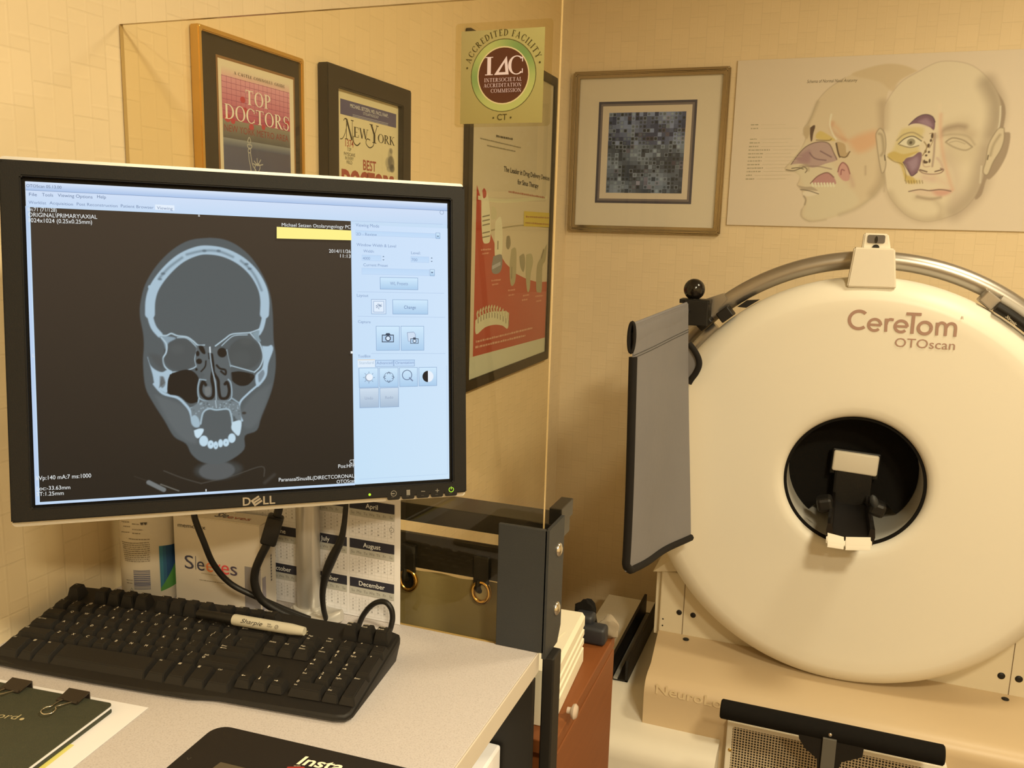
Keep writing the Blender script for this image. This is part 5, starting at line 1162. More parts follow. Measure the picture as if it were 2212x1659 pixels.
for x, y, r in ((1467, 1323, .0075), (1497, 1329, .0075), (2163, 1460, .0085), (2201, 1467, .0085), (1432, 1337, .0022), (1431, 1351, .0022)):
    c = ony(x, y, 2.2145); bm = B(); ball(bm, c, r, (1, .4, 1), seg=20); obj('screw_cap' if r > .004 else 'screw', bm, M['black'], scan, smooth=60)
# base shelf with rounded front
YF, ZF = 1.972, ZC-1.103
pr_ = [(2.30, zs), (2.2, zs+.001), (2.05, ZF+.021), (YF+.035, ZF+.0165), (YF+.022, ZF+.012), (YF+.010, ZF+.004), (YF+.003, ZF-.007), (YF+.0005, ZF-.022), (YF+.012, ZC-1.5), (2.30, ZC-1.5)]
bm = B()
L_ = [bm.verts.new((-.352+(-.012 if y > 2.1 else 0), y, z)) for y, z in pr_]; R2 = [bm.verts.new((.552, y, z)) for y, z in pr_]
for k in range(len(pr_)): bm.faces.new((L_[k], L_[(k+1) % len(pr_)], R2[(k+1) % len(pr_)], R2[k]))
bm.faces.new(L_[::-1]); bm.faces.new(R2); obj('base_cover', bm, M['tan'], scan, smooth=40)
for x, y in ((1482, 1378), (2170, 1521)):
    v = ony(x, y, 2.19); bm = B(); ball(bm, (v[0], 2.19, zs+.001), .0085, (1, 1, .35), seg=20); obj('screw_cap', bm, M['black'], scan, smooth=60)
PT = Plane((0, YF-.0006, ZC), (1, 0, 0), (0, 0, 1)); a = Art(PT, None, .0005); a.ptext('NeuroLogica', (1416, 1497), (1620, 1545), 21, (226, 206, 168), bold=.015); 
o = a.build('raised_lettering', M['print'], scan)
# front grille panel
q0, q1 = ony(1572, 1556, YF-.02), ony(2036, 1650, YF-.02)
gx0, gx1, gzt = q0[0], q1[0]+.01, q0[2]
bm = B(); frame(bm, lambda u, v, h: (u, h, v), (gx0, .06, gx1, gzt), (gx0+.013, .08, gx1-.013, gzt-.013), YF-.022, YF+.004); bmesh.ops.bevel(bm, geom=bm.edges[:], offset=.0015, segments=2, affect='EDGES'); obj('grille_frame', bm, M['cream'], scan)
bm = B(); span(bm, (gx0+.012, YF-.020, .07), (gx1-.012, YF-.014, gzt-.012)); obj('grille', bm, M['grille'], scan)
q = ony(1576, 1620, YF-.022); bm = B(); ball(bm, (q[0], YF-.022, q[2]), .0045, (1, .5, 1), seg=16); obj('screw', bm, M['brass'], scan, smooth=60)
# tow handle
yb = 1.85; bl0, bl1 = ony(1557, 1530, yb), ony(2040, 1632, yb); zb = (bl0[2]+bl1[2])/2
bm = B(); rb = .0215; n = 28
rings = [(0, .0185), (.003, .0215), (bl1[0]-bl0[0]-.003, .0215), (bl1[0]-bl0[0], .0185)]
lathe(bm, rings, lambda p, t: Vector((bl0[0]+p[0], yb+p[1]*cos(t), zb+p[1]*sin(t))), 32, True); obj('handle_bar', bm, M['black_matte'], scan, smooth=40)
hs = ony(1787, 1640, yb); bm = B(); span(bm, (hs[0]-.014, yb-.026, .30), (hs[0]+.014, yb-.0185, zb-.004), .001)
obj('handle_strut', bm, mat('grey_strut', (.12, .115, .10), .5), scan)
wing = [(hs[0]-.066, zb+.0), (hs[0]-.062, zb-.022), (hs[0]-.048, zb-.042), (hs[0]-.022, zb-.060), (hs[0]-.02, zb-.085), (hs[0]+.02, zb-.085), (hs[0]+.028, zb-.056), (hs[0]+.068, zb-.034), (hs[0]+.070, zb)]
bm = B(); prism(bm, wing, lambda u, v, h: (u, h, v), yb-.018, yb-.006); obj('handle_plate', bm, M['black'], scan)
q = ony(1788, 1579, yb-.022); bm = B(); ball(bm, (hs[0], yb-.0215, zb+.004), .0042, (1, .5, 1), seg=16); obj('handle_screw', bm, M['chrome'], scan, smooth=60)
# pedestal wing
pz = ZC-1.207; px0, px1, py0, py1 = -.62, -.160, 1.868, 2.70
pp = [(py1, 0), (py1, pz), (py0+.055, pz), (py0+.035, pz-.003), (py0+.016, pz-.011), (py0+.004, pz-.026), (py0, pz-.046), (py0, 0)]
bm = B(); L_ = [bm.verts.new((px0, y, z)) for y, z in pp]; R2 = [bm.verts.new((px1, y, z)) for y, z in pp]
for k in range(len(pp)): bm.faces.new((L_[k], L_[(k+1) % len(pp)], R2[(k+1) % len(pp)], R2[k]))
bm.faces.new(L_[::-1]); bm.faces.new(R2); obj('pedestal', bm, M['white'], scan, smooth=40)
# black channel on the pedestal
ch = thing('black_channel', (-.456, 2.3, pz), 'black open U-shaped channel lying on the white pedestal left of the scanner', 'channel')
bm = B(); x0, x1 = -.480, -.430; 
y0c, y1c = 2.15, 2.60
for a_, b_2 in (((x0, y0c, pz+.0005), (x0+.008, y1c, pz+.068)), ((x1-.008, y0c, pz+.0005), (x1, y1c, pz+.064)), ((x0, y0c, pz+.0005), (x1, y1c, pz+.006))): span(bm, a_, b_2, .001)
obj('channel', bm, M['black'], ch)
bm = B(); span(bm, (x0+.011, y0c-.004, pz+.0065), (x0+.022, y1c-.02, pz+.012)); obj('liner_strip', bm, mat('grey_strip', (.32, .32, .30), .5), ch)

# ================================================================== grey shield drape hanging left of the scanner
drape = thing('shield_drape', (-.345, 1.85, ZC-.75), 'grey shield drape with black binding hanging from a rod left of the scanner', 'curtain')
yN, yFr = 1.66, 2.05
TLp, TRp = ony(1371, 702, yN), ony(1487, 656, yFr); BLp, BRp = ony(1352, 1235, yN), ony(1486, 1160, yFr)
Nn = 26; Nv = 40
def drp(s, t):
    """s near->far, t top->bottom"""
    top = np.array(TLp)*(1-s)+np.array(TRp)*s; bot = np.array(BLp)*(1-s)+np.array(BRp)*s
    bot[2] += -.004*sin(pi*s)
    q = top*(1-t)+bot*t
    q[0] += .006*sin(2.2*pi*s)*t+.004*sin(5*s+3*t)*t
    return q
bm = B(); gr = [[[bm.verts.new(drp(i/Nn, j/Nv)+np.array([o, 0, 0])) for j in range(Nv+1)] for i in range(Nn+1)] for o in (0, -.003)]
for L_, sg in ((gr[0], 1), (gr[1], -1)):
    for i in range(Nn):
        for j in range(Nv): bm.faces.new((L_[i][j], L_[i+1][j], L_[i+1][j+1], L_[i][j+1])[::sg])
for i in range(Nn):
    for j in (0, Nv): bm.faces.new((gr[0][i][j], gr[0][i+1][j], gr[1][i+1][j], gr[1][i][j]))
for j in range(Nv):
    for i in (0, Nn): bm.faces.new((gr[0][i][j], gr[0][i][j+1], gr[1][i][j+1], gr[1][i][j]))
obj('panel', bm, M['drape'], drape, smooth=60)
# sleeve over the rod, with an open bound end
rr_ = []
bm = B(); n = 22; hs_ = .029
rows = []
for i in range(13):
    s = i/12; c = drp(s, 0)+np.array([-.0045, 0, -hs_+.004])
    rows.append([bm.verts.new(c+np.array([.0062*cos(2*pi*k/n), 0, hs_*sin(2*pi*k/n)])) for k in range(n)])
for A, C in zip(rows, rows[1:]):
    for k in range(n): bm.faces.new((A[k], A[(k+1) % n], C[(k+1) % n], C[k]))
obj('rod_sleeve', bm, M['drape'], drape, smooth=60)
c = drp(0, 0)+np.array([-.0045, -.001, -hs_+.004])
bm = B(); tube(bm, [c+np.array([.0060*cos(2*pi*k/24), 0, (hs_+.001)*sin(2*pi*k/24)]) for k in range(24)], .0035, 8, closed=True); obj('sleeve_binding', bm, M['trim'], drape, smooth=60)
bm = B()
cA = drp(.03, 0)+np.array([-.0045, 0, -.020]); cB = drp(1, 0)+np.array([-.004, .06, -.020]); tube(bm, [cA, cB], .0048, 14); obj('rod', bm, M['black'], drape, smooth=50)
# stitched seams
for dt in (.118, .128):
    bm = B(); tube(bm, [drp(i/24, dt-.012*i/24)+np.array([.0006, 0, 0]) for i in range(25)], .0006, 5); obj('stitching', bm, M['bracket'], drape)
# black binding along the near edge, round the lower corner and along the bottom
edge = [drp(0, t) for t in np.linspace(.125, .97, 24)]
lowN, lowF = ony(1368, 1260, yN+.045), ony(1487, 1160, yFr)
bt = [drp(.02, .985), drp(.055, 1.0)]+[drp(s, 1.0) for s in np.linspace(.1, 1, 16)]
path = smooth_path(edge+bt, 3)
bm = B(); tube(bm, [q+np.array([-.001, 0, 0]) for q in path], .0088, 8, flat=(1, 1)); obj('binding', bm, M['trim'], drape, smooth=60)
# curled return at the far edge
bm = B(); pts = [ony(*q, 2.07) for q in ((1488, 742), (1500, 757), (1509, 775), (1510, 790), (1503, 806), (1494, 818), (1488, 828))]
tube(bm, smooth_path(pts, 5), .0072, 10); obj('back_binding', bm, M['trim'], drape, smooth=60)
bm = B(); ps = [ony(*q, 2.085) for q in ((1478, 742), (1490, 742), (1500, 757), (1509, 775), (1509, 790), (1502, 806), (1490, 822), (1478, 828))]; prism(bm, [(q[0], q[2]) for q in ps], lambda u, v, h: (u, h, v), 2.075, 2.079); obj('back_flap', bm, M['drape'], drape)

# ================================================================== cabinet, printer and clutter behind the desk
CZ = ZC-.65; CX = -.285; CY0, CY1 = .975, 1.30
cab = thing('wood_cabinet', (-.58, 1.13, 0), 'orange-brown wooden cabinet with a pale round knob behind the desk', 'cabinet')
bm = B(); span(bm, (WX+.004, CY0, .02), (CX-.016, CY1, CZ-.02)); obj('carcass', bm, M['wood'], cab)
bm = B(); span(bm, (WX+.004, CY0-.006, CZ-.0195), (CX, CY1, CZ), .0015); obj('top', bm, M['wood'], cab)
seam_y = onx(1255, 1428, CX)[1]
bm = B(); span(bm, (CX-.0155, CY0+.002, .06), (CX+.0005, CY1-.002, CZ-.023), .0015); dr = obj('door', bm, M['wood'], cab)
kn = onx(1244, 1538, CX+.012); bm = B(); lathe(bm, [(.0045, 0), (.0045, .005), (.0095, .0075), (.0105, .0105), (.008, .0135), (0.0001, .014)], lambda p, t: Vector((CX+p[1], kn[1]+p[0]*cos(t), kn[2]+p[0]*sin(t))), 28, False); obj('knob', bm, M['knob'], dr, smooth=50)
# printer: low cream box with ribbed side
pr_o = thing('printer', (-.46, 1.10, CZ), 'cream plastic printer with ribbed side on the wooden cabinet behind the glass screen', 'printer')
pB = onz(1258, 1323, -.57); pA = onz(1202, 1430, -.57); dxy = np.array([pB[0]-pA[0], pB[1]-pA[1]]); Lp = np.linalg.norm(dxy); dxy /= Lp; nx = np.array([dxy[1], -dxy[0]])
pA2 = pA[:2]-dxy*.03; Lp += .03
def pr_w(l, d, z): return (pA2[0]+dxy[0]*l+nx[0]*d, pA2[1]+dxy[1]*l+nx[1]*d, z)
prof_ = [(-.30, CZ+.001), (-.30, ZC-.57), (0, ZC-.57), (.0045, ZC-.576), (.0045, ZC-.590), (-.001, ZC-.592), (-.001, ZC-.5945), (.0045, ZC-.597), (.0045, ZC-.605), (-.001, ZC-.607), (-.001, ZC-.6095), (.0045, ZC-.612), (.0045, ZC-.620), (-.001, ZC-.622), (-.001, ZC-.6245), (.0045, ZC-.627), (.0045, CZ+.001)]
bm = B(); A = [bm.verts.new(pr_w(0, d, z)) for d, z in prof_]; C = [bm.verts.new(pr_w(Lp, d, z)) for d, z in prof_]
for k in range(len(prof_)): bm.faces.new((A[k], A[(k+1) % len(prof_)], C[(k+1) % len(prof_)], C[k]))
bm.faces.new(A[::-1]); bm.faces.new(C); obj('casing', bm, M['printer'], pr_o)
bm = B(); qa, qb = pr_w(Lp*.25, -.028, ZC-.5696), pr_w(Lp*.62, -.010, ZC-.5696); tube(bm, [qa, qb], .0006, 6); obj('lid_seam', bm, M['sheet'], pr_o)
# dark gadget and crumpled cloth at the back of the cabinet
bm = B(); gp = [onz(*q, -.648) for q in ((1262, 1379), (1306, 1386), (1322, 1368), (1300, 1352), (1268, 1350))]
gp = [(q[0], min(q[1], CY1-.002)) for q in gp]
gp[0] = (gp[1][0]-.042, gp[0][1]); 
bm = B(); span(bm, (gp[1][0]-.050, CY1-.052, CZ+.0005), (gp[1][0]+.004, CY1-.024, CZ+.030), .006, 3)
span(bm, (gp[1][0]-.052, CY1-.040, CZ+.024), (gp[1][0]-.020, CY1-.012, CZ+.042), .006, 3)
tag(obj('handset', bm, M['navy'], smooth=40), 'dark navy plastic handset lying on the cabinet corner behind the printer', 'handset')
def crumple(name, c, r, m, label, cat, seed):
    t = bmesh.new(); bmesh.ops.create_icosphere(t, subdivisions=3, radius=1); rnd = random.Random(seed); ph = [rnd.uniform(0, 6) for _ in range(9)]
    for v in t.verts:
        d = 1+.14*sin(4*v.co.x+ph[0])*sin(5*v.co.y+ph[1])+.10*sin(6*v.co.z+ph[2]+3*v.co.x)+.05*sin(9*v.co.y+ph[3])
        v.co = Vector((c[0]+v.co.x*r[0]*d, c[1]+v.co.y*r[1]*d, max(c[2]-r[2]*.9, c[2]+v.co.z*r[2]*d)))
    return tag(obj(name, t, m, smooth=30), label, cat)
crumple('crumpled_cloth', (gp[1][0]+.002, CY1-.014, CZ+.0175), (.017, .010, .019), M['cloth'], 'crumpled beige cloth beside the dark handset at the cabinet back', 'cloth', 4)
crumple('black_bag', (gp[1][0]-.040, CY1-.010, CZ+.027), (.020, .009, .030), M['black_matte'], 'crumpled black bag behind the dark handset on the cabinet', 'bag', 9)

# rack with two rails, hooks and an olive vinyl curtain, seen through the screen
KR = Px(820, 1060, 4.608); YR = .9595; RZ = lambda z: ZC+z*YR/.98
rack = thing('curtain_rack', (-.58, YR+.02, RZ(-.45)), 'black double rail rack mounted behind the glass screen', 'rack')
for nm, z0, z1, y1 in (('upper_rail', -.384, -.359, YR+.052), ('lower_rail', -.448, -.401, YR+.008)):
    bm = B(); span(bm, (WX+.004, YR, RZ(z0)), (-.288, y1, RZ(z1)), .001); obj(nm, bm, M['rail'], rack)
bm = B(); span(bm, (-.300, YR, RZ(-.36)), (-.284, YR+.05, RZ(-.338)), .001); obj('end_block', bm, M['rail'], rack)
bm = B(); span(bm, (-.86, YR+.031, RZ(-.46)), (-.83, YR+.05, RZ(-.36))); obj('wall_mount', bm, M['rail'], rack)
gs = [ony(*KR(1010, 1010), YR-.004), ony(*KR(285, 890), YR-.004)]
for k, g in enumerate(gs):
    bm = B(); span(bm, (g[0]-.011, YR-.006, g[2]+.010), (g[0]+.010, YR-.0005, RZ(-.415)), .0015); tube(bm, smooth_path([(g[0]-.004, YR-.004, g[2]+.016), (g[0]-.004, YR-.0052, g[2]+.004), (g[0]-.002, YR+.002, g[2]-.001)], 4), .004, 8); obj('hook', bm, M['black'], rack)
oc_ = thing('vinyl_curtain', (-.55, YR-.004, .82), 'olive vinyl curtain with brass grommets hung behind the glass screen', 'curtain')
bm = B(); n = 90; xs = np.linspace(-.80, -.315, n)
def cyz(x, z): return YR+.0035+.0026*sin(x*95)+.0015*sin(x*41+z*9)
gr = [[bm.verts.new((x, cyz(x, z), z)) for z in np.linspace(RZ(-.452), CZ+.09 if x > -.79 else CZ+.09, 12)] for x in xs]
for A, C in zip(gr, gr[1:]):
    for k in range(11): bm.faces.new((A[k], C[k], C[k+1], A[k+1]))
bmesh.ops.solidify(bm, geom=bm.faces[:], thickness=.0015)
obj('sheet', bm, M['curtain'], oc_, smooth=60)
for g in gs+[(gs[1][0]-.105, gs[1][1], gs[1][2])]:
    bm = B(); tube(bm, [(g[0]+.0115*cos(2*pi*k/28), YR-.004, g[2]+.0135*sin(2*pi*k/28)) for k in range(28)], .0030, 10, closed=True); gm = obj('grommet', bm, M['brass'], oc_, smooth=60)
    bm = B(); cyl(bm, (g[0], YR-.0025, g[2]), (g[0], YR-.0015, g[2]), .0108, 24); obj('grommet_hole', bm, M['curtain'] if g is gs[0] else M['black_matte'], oc_)

# ================================================================== things standing at the back of the desk
# calendar sheet
YC = .8965
PCa = Plane((0, YC, ZC), (1, 0, 0), (0, 0, 1)); KC = Px(580, 1080, 5.927)
cal = thing('calendar', (-.56, YC, DZ), 'white printed year calendar sheet standing against the glass screen behind the column', 'calendar')
cr_ = (PCa.px(863, 1090)[0]+PCa.px(867, 1340)[0])/2; cL = cr_-.285; cT = -.22
bm = B()
cols = []
for i in range(20):
    x = cL+(cr_-cL)*i/19
    cols.append([bm.verts.new((x, YC, z)) for z in [DZ+.0006+(ZC+cT-DZ-.0006)*j/26 for j in range(27)]])
for A, C in zip(cols, cols[1:]):
    for k in range(26): bm.faces.new((A[k], C[k], C[k+1], A[k+1]))
obj('sheet', bm, M['paper'], cal, smooth=60)
a = Art(PCa, (208, 176, 138), .0006, .00004)
ua0, ua1 = PCa.px(*KC(1042, 520))[0], PCa.px(*KC(1614, 560))[0]; bw = ua1-ua0; pitch = (PCa.px(*KC(1042, 520))[0]-PCa.px(*KC(1005, 520))[0])+bw
hd = [(PCa.px(*KC(1042, 505))[1]+PCa.px(*KC(1614, 553))[1])/2, (PCa.px(*KC(1028, 1000))[1]+PCa.px(*KC(1612, 1056))[1])/2]
rp2 = hd[0]-hd[1]; hh_ = .0122; tops = [hd[0]+rp2, hd[0], hd[1]]
C_ = calendar.Calendar(6)
for r in range(3):
    for c in range(4):
        m = r*4+c+1; x0 = ua0-(3-c)*pitch; y1 = tops[r]
        a.rect(x0, y1-hh_, x0+bw, y1, (44, 36, 34), c == 0 and r == 0)
        a.rect(x0, y1-hh_*1.75, x0+bw, y1-hh_*1.02, (172, 146, 112), False)
        ch_ = (rp2-hh_*1.8)/6.6; yg = y1-hh_*1.78
        for k in range(8): a.rect(x0+bw*k/7-.0001, yg-6*ch_, x0+bw*k/7+.0001, yg, (178, 150, 116), False)
        for k in range(7): a.rect(x0, yg-k*ch_-.0001, x0+bw, yg-k*ch_+.0001, (178, 150, 116), False)
a.up()
for r in range(3):
    for c in range(4):
        m = r*4+c+1; x0 = ua0-(3-c)*pitch; y1 = tops[r]; yg = y1-hh_*1.78; ch_ = (rp2-hh_*1.8)/6.6
        if c < 1: continue
        a.text(calendar.month_name[m], x0+bw*.5, y1-hh_*.78, hh_*.5, (206, 176, 140), 'c', lift=False, bold=.01)
        for k, dn in enumerate(('Su', 'Mo', 'Tu', 'We', 'Th', 'Fr', 'Sa')): a.text(dn, x0+bw*(k+.5)/7, y1-hh_*1.55, hh_*.3, (112, 92, 70), 'c', lift=False)
        for wk, row in enumerate(C_.monthdayscalendar(2016, m)):
            for k, dd in enumerate(row):
                if dd: a.text(str(dd), x0+bw*(k+.5)/7, yg-(wk+.75)*ch_, ch_*.42, (72, 58, 42), 'c', lift=False)
c = PCa.px(*KC(1580, 385)); a.ring(c[0], c[1], .0028, .0032, (80, 64, 46), 20)
a.build('print', M['print'], cal)

# carton of disc sleeves
bx = thing('disc_sleeve_box', (-.70, .865, DZ), 'cream carton of disc sleeves standing left of the monitor column', 'box')
fl_, fr_ = np.array(onz(381, 1297, -.49)), np.array(onz(566, 1327, -.49)); ex = fr_-fl_; ex[2] = 0; Wb = np.linalg.norm(ex); ex /= Wb; ez_ = np.array([0, 0, 1.0]); Hb = ZC-.3725-DZ
PBx = Plane(fl_, ex, ez_); PBx.o[2] = DZ+.0008; Db = .036
bm = B(); prism(bm, [(0, 0), (Wb, 0), (Wb, Hb), (0, Hb)], lambda u, v, h: tuple(PBx.w(u, v, -h)), 0, Db); bmesh.ops.bevel(bm, geom=bm.edges[:], offset=.001, segments=2, affect='EDGES'); obj('carton', bm, M['carton'], bx)
a = Art(PBx, (168, 138, 112), .0004, .00005)
Ks = Px(240, 1100, 5.53)
def ps_(x, y): return Ks(x, y)
def st2(t, x0, y0, x1, y1, h, col, **k): a.ptext(t, Ks(x0, y0), Ks(x1, y1), h/5.53, col, **k)
a.ppoly([Ks(1596, 680), Ks(1790, 712), Ks(1790, 1230), Ks(1605, 1180)], (108, 86, 72))
a.build('window_cutout', M['print'], bx)
a = Art(PBx, (168, 138, 108), .0006, .00005)
st2('memorex', 800, 205, 1130, 243, 48, (58, 44, 30))
a.build('brand_lettering', M['print'], bx)
a = Art(PBx, (168, 138, 108), .0006, .00005)
for t, x0, y0, x1, y1, col, h in (('S', 885, 700, 992, 716, (50, 40, 40), 160), ('l', 1012, 718, 1018, 719, (50, 40, 40), 165), ('e', 1032, 723, 1120, 736, (50, 40, 40), 165), ('e', 1140, 740, 1222, 752, (178, 86, 44), 165), ('v', 1228, 752, 1312, 766, (176, 60, 40), 165), ('e', 1322, 768, 1415, 782, (170, 48, 40), 165), ('s', 1430, 784, 1512, 796, (62, 44, 44), 165)):
    st2(t, x0, y0, x1, y1, h, col)
a.dashes(Ks(1085, 765), Ks(1410, 818), 2, (128, 98, 68), 3); a.dashes(Ks(1062, 842), Ks(1360, 888), 1.8, (112, 86, 58), 4)
a.build('lettering', M['print'], bx)
PTp = Plane(PBx.w(0, Hb, 0), ex, np.cross(ez_, ex)); a = Art(PTp, (205, 165, 115), .0004, .00005)
a.text('Sle', Wb*.42, Db*.30, Db*.42, (70, 52, 40), width=Wb*.14); a.text('eves', Wb*.565, Db*.30, Db*.30, (168, 84, 50), width=Wb*.26); a.build('top_lettering', M['print'], bx)
PSd = Plane(PBx.w(Wb, 0, 0), np.cross(ez_, ex), ez_); a = Art(PSd, (190, 158, 115), .0004, .00005)
for k in range(9): a.rect(Db*.62, Hb*(.30+.035*k), Db*.62+.0025, Hb*(.30+.035*k)+.003, (92, 72, 52), k == 0)
a.rect(.002, Hb*.02, Db*.28, Hb*.40, (130, 104, 82)); a.build('side_print', M['print'], bx)
# wipes canister
wc = thing('wipes_canister', (-.81, .846, DZ), 'white cylindrical wipes canister with barcode and blue label, behind the keyboard', 'canister')
ccx, ccy, crr = -.8135, .845, .0365
bm = B(); cH = .205
lathe(bm, [(.0001, 0), (crr-.002, 0), (crr, .003), (crr, cH-.01), (crr-.003, cH-.004), (crr-.006, cH), (.0001, cH)], lambda p, t: Vector((ccx+p[0]*cos(t), ccy+p[0]*sin(t), DZ+.0006+p[1])), 56); obj('can', bm, M['can'], wc, smooth=40)
bm = B(); lathe(bm, [(.0001, 0), (crr+.001, 0), (crr+.001, .016), (crr-.004, .020), (.0001, .020)], lambda p, t: Vector((ccx+p[0]*cos(t), ccy+p[0]*sin(t), DZ+.0008+cH+p[1])), 48); obj('lid', bm, M['white'], wc, smooth=40)
class Cylm:
    """wraps (arc length, height) round the canister, angle measured from the side facing the camera"""
    a0 = atan2(-ccy, -ccx)
    n = None
    def w(s, u, v, h=0):
        t = s.a0+u/crr; r = crr+h; return np.array([ccx+r*cos(t), ccy+r*sin(t), ZC+v])
    def px(s, x, y):
        d = ray(x, y); A = d[0]**2+d[1]**2; Bq = -2*(d[0]*ccx+d[1]*ccy); Cq = ccx**2+ccy**2-crr**2; D = max(0, Bq*Bq-4*A*Cq)
        k = (-Bq-sqrt(D))/(2*A); q = d*k; t = atan2(q[1]-ccy, q[0]-ccx)-s.a0; t = (t+pi) % (2*pi)-pi; return np.array([t*crr, q[2]])
a = Art(Cylm(), (176, 148, 118), .0003, .00001)
q0, q1 = a.p.px(*Ks(570, 440)), a.p.px(*Ks(570, 985)); uM = .034
def band(u0, u1, f0, f1, cf_, n=10):
    a.up()
    for k in range(n):
        s0, s1 = u0+(u1-u0)*k/n, u0+(u1-u0)*(k+1)/n; a.poly([(s0, f0(s0)), (s1, f0(s1)), (s1, f1(s1)), (s0, f1(s0))], cf_((k+.5)/n), False)
top_f = lambda u: q0[1]-.003*(u-q0[0])/.02; mid = lambda u: q1[1]+.004+max(0, (u-q0[0]))*1.25; bot = lambda u: q1[1]+(u-q0[0])*.12
band(q0[0], q0[0]+.045, mid, top_f, lambda t: (26+22*max(0, 1-4*t), 46+36*max(0, 1-4*t), 62+14*max(0, 1-4*t))); band(q0[0], q0[0]+.045, bot, mid, lambda t: (62, 92, 34))
bq0, bq1 = a.p.px(*Ks(280, 955)), a.p.px(*Ks(465, 725)); rnd = random.Random(2); y = bq0[1]; a.up()
while y < bq1[1]:
    h = rnd.choice([.0006, .0010, .0016]); band(bq0[0], bq1[0], lambda u: y, lambda u: min(y+h, bq1[1]), lambda t: (78, 66, 66), 8); y += h+rnd.choice([.0005, .0009])
for y0_, x0_, x1_, k in ((150, 130, 225, 1), (180, 250, 330, 2), (205, 150, 230, 3), (245, 255, 380, 4), (272, 130, 220, 9), (290, 255, 350, 5), (355, 215, 465, 6), (390, 135, 460, 11), (415, 140, 460, 12), (440, 145, 460, 13), (465, 150, 460, 14), (490, 150, 462, 15), (515, 155, 465, 16), (540, 160, 465, 17), (565, 165, 465, 18), (590, 170, 465, 19), (612, 175, 465, 21), (845, 190, 265, 22), (880, 195, 260, 23)):
    a.dashes(Ks(x0_, y0_), Ks(x1_, y0_+8), 2.2, (112, 88, 62), k)
e0, e1 = a.p.px(*Ks(350, 215)), a.p.px(*Ks(430, 155)); a.rect(e0[0], e0[1]+.003, e1[0], e1[1], (128, 102, 72)); a.poly([(e0[0], e1[1]), (e0[0]+(e1[0]-e0[0])*.5, e1[1]), (e0[0]+(e1[0]-e0[0])*.25, e1[1]-.004)], (60, 46, 34)); a.poly([(e0[0]+(e1[0]-e0[0])*.5, e1[1]), (e1[0], e1[1]), (e0[0]+(e1[0]-e0[0])*.75, e1[1]-.004)], (60, 46, 34))
q = a.p.px(*Ks(252, 960)); a.ring(q[0], q[1], .0022, .0030, (66, 52, 36), 3, a0=pi/2, a1=pi/2+2*pi)
a.build('label', M['print'], wc)

# ================================================================== keyboard
kO = np.array([-.84331934, .71180218, ZC-.46091612]); kyaw, ktl = .1183871, .15842851
kU = np.array([cos(kyaw), sin(kyaw), 0]); kM = np.array([-cos(ktl)*sin(kyaw), cos(ktl)*cos(kyaw), sin(ktl)])
U_ = .01905
KP = Plane(kO-kU*.36*U_-kM*.60*U_, kU, kM)        # u=0 left edge of the key block, v=0 lower edge of the Q row
kw = lambda u, v, h: tuple(KP.w(u, v, h))
kb = thing('keyboard', KP.w(.21, -.02, -.03), 'black full-size computer keyboard on the desk in front of the monitor', 'keyboard')
un = lambda l: [(u*U_, v*U_) for u, v in l]
outline = un([(-.42, -3.1), (-.30, -3.62), (0, -3.90), (3, -4.06), (7, -4.14), (11, -4.14), (13.4, -4.08), (14.2, -3.90), (14.9, -3.80), (21.7, -3.86), (22.3, -3.72), (22.52, -3.3), (22.55, 3.4), (22.4, 3.85), (22.0, 4.0), (15, 4.12), (5, 4.12), (.1, 4.1), (-.3, 3.95), (-.42, 3.6)])
hT = -.0085
bm = B()
T_ = [bm.verts.new(kw(u, v, hT)) for u, v in outline]
cxo = sum(u for u, v in outline)/len(outline); 
def grow(u, v, d):
    return (u+(d if u > cxo else -d)*(abs(u-cxo) > .19), v-(d if v < -.05 else -d))
Bq = []; Sq = []
for u, v in outline:
    gu, gv = grow(u, v, .0015); q = KP.w(gu, gv, hT); qq = np.array(q); qq[2] = max(DZ+.004, q[2]-.008); Sq.append(bm.verts.new(qq))
    gu, gv = grow(u, v, -.002); q = np.array(KP.w(gu, gv, hT)); q[2] = DZ+.0008; Bq.append(bm.verts.new(q))
n = len(outline); bm.faces.new(T_); bm.faces.new(Bq[::-1])
for X, Y in ((T_, Sq), (Sq, Bq)):
    for k in range(n): bm.faces.new((X[k], X[(k+1) % n], Y[(k+1) % n], Y[k]))
ktop = [e for e in bm.edges if all(v in T_ for v in e.verts)]
bmesh.ops.bevel(bm, geom=ktop, offset=.003, segments=3, affect='EDGES')
obj('case', bm, M['keycap'], kb, smooth=40)
legend_m = M['print_gloss']
keys = []
def row(r, x, items):
    for it in items:
        t, w = it if isinstance(it, tuple) else (it, 1)
        if t is not None: keys.append((t, x, r, w, 1))
        x += w
row(1, 0, ['~|`', '!|1', '@|2', '#|3', '$|4', '%|5', '^|6', '&|7', '*|8', '(|9', ')|0', '_|-', '+|=', ('Backspace', 2)])
row(0, 0, [('Tab', 1.5), *'QWERTYUIOP', '{|[', '}|]', ('| |\\', 1.5)])
row(-1, 0, [('Caps Lock', 1.75), *'ASDFGHJKL', ':|;', '"|\'', ('Enter', 2.25)])
row(-2, 0, [('Shift', 2.25), *'ZXCVBNM', '<|,', '>|.', '?|/', ('Shift', 2.75)])
row(-3, 0, [('Ctrl', 1.5), ('win', 1), ('Alt', 1.25), ('', 6.25), ('Alt', 1.25), ('win', 1.25), ('menu', 1.25), ('Ctrl', 1.5)][:8])
row(2.35, 0, ['Esc']); row(2.35, 2, ['F1', 'F2', 'F3', 'F4']); row(2.35, 6.5, ['F5', 'F6', 'F7', 'F8']); row(2.35, 11, ['F9', 'F10', 'F11', 'F12'])
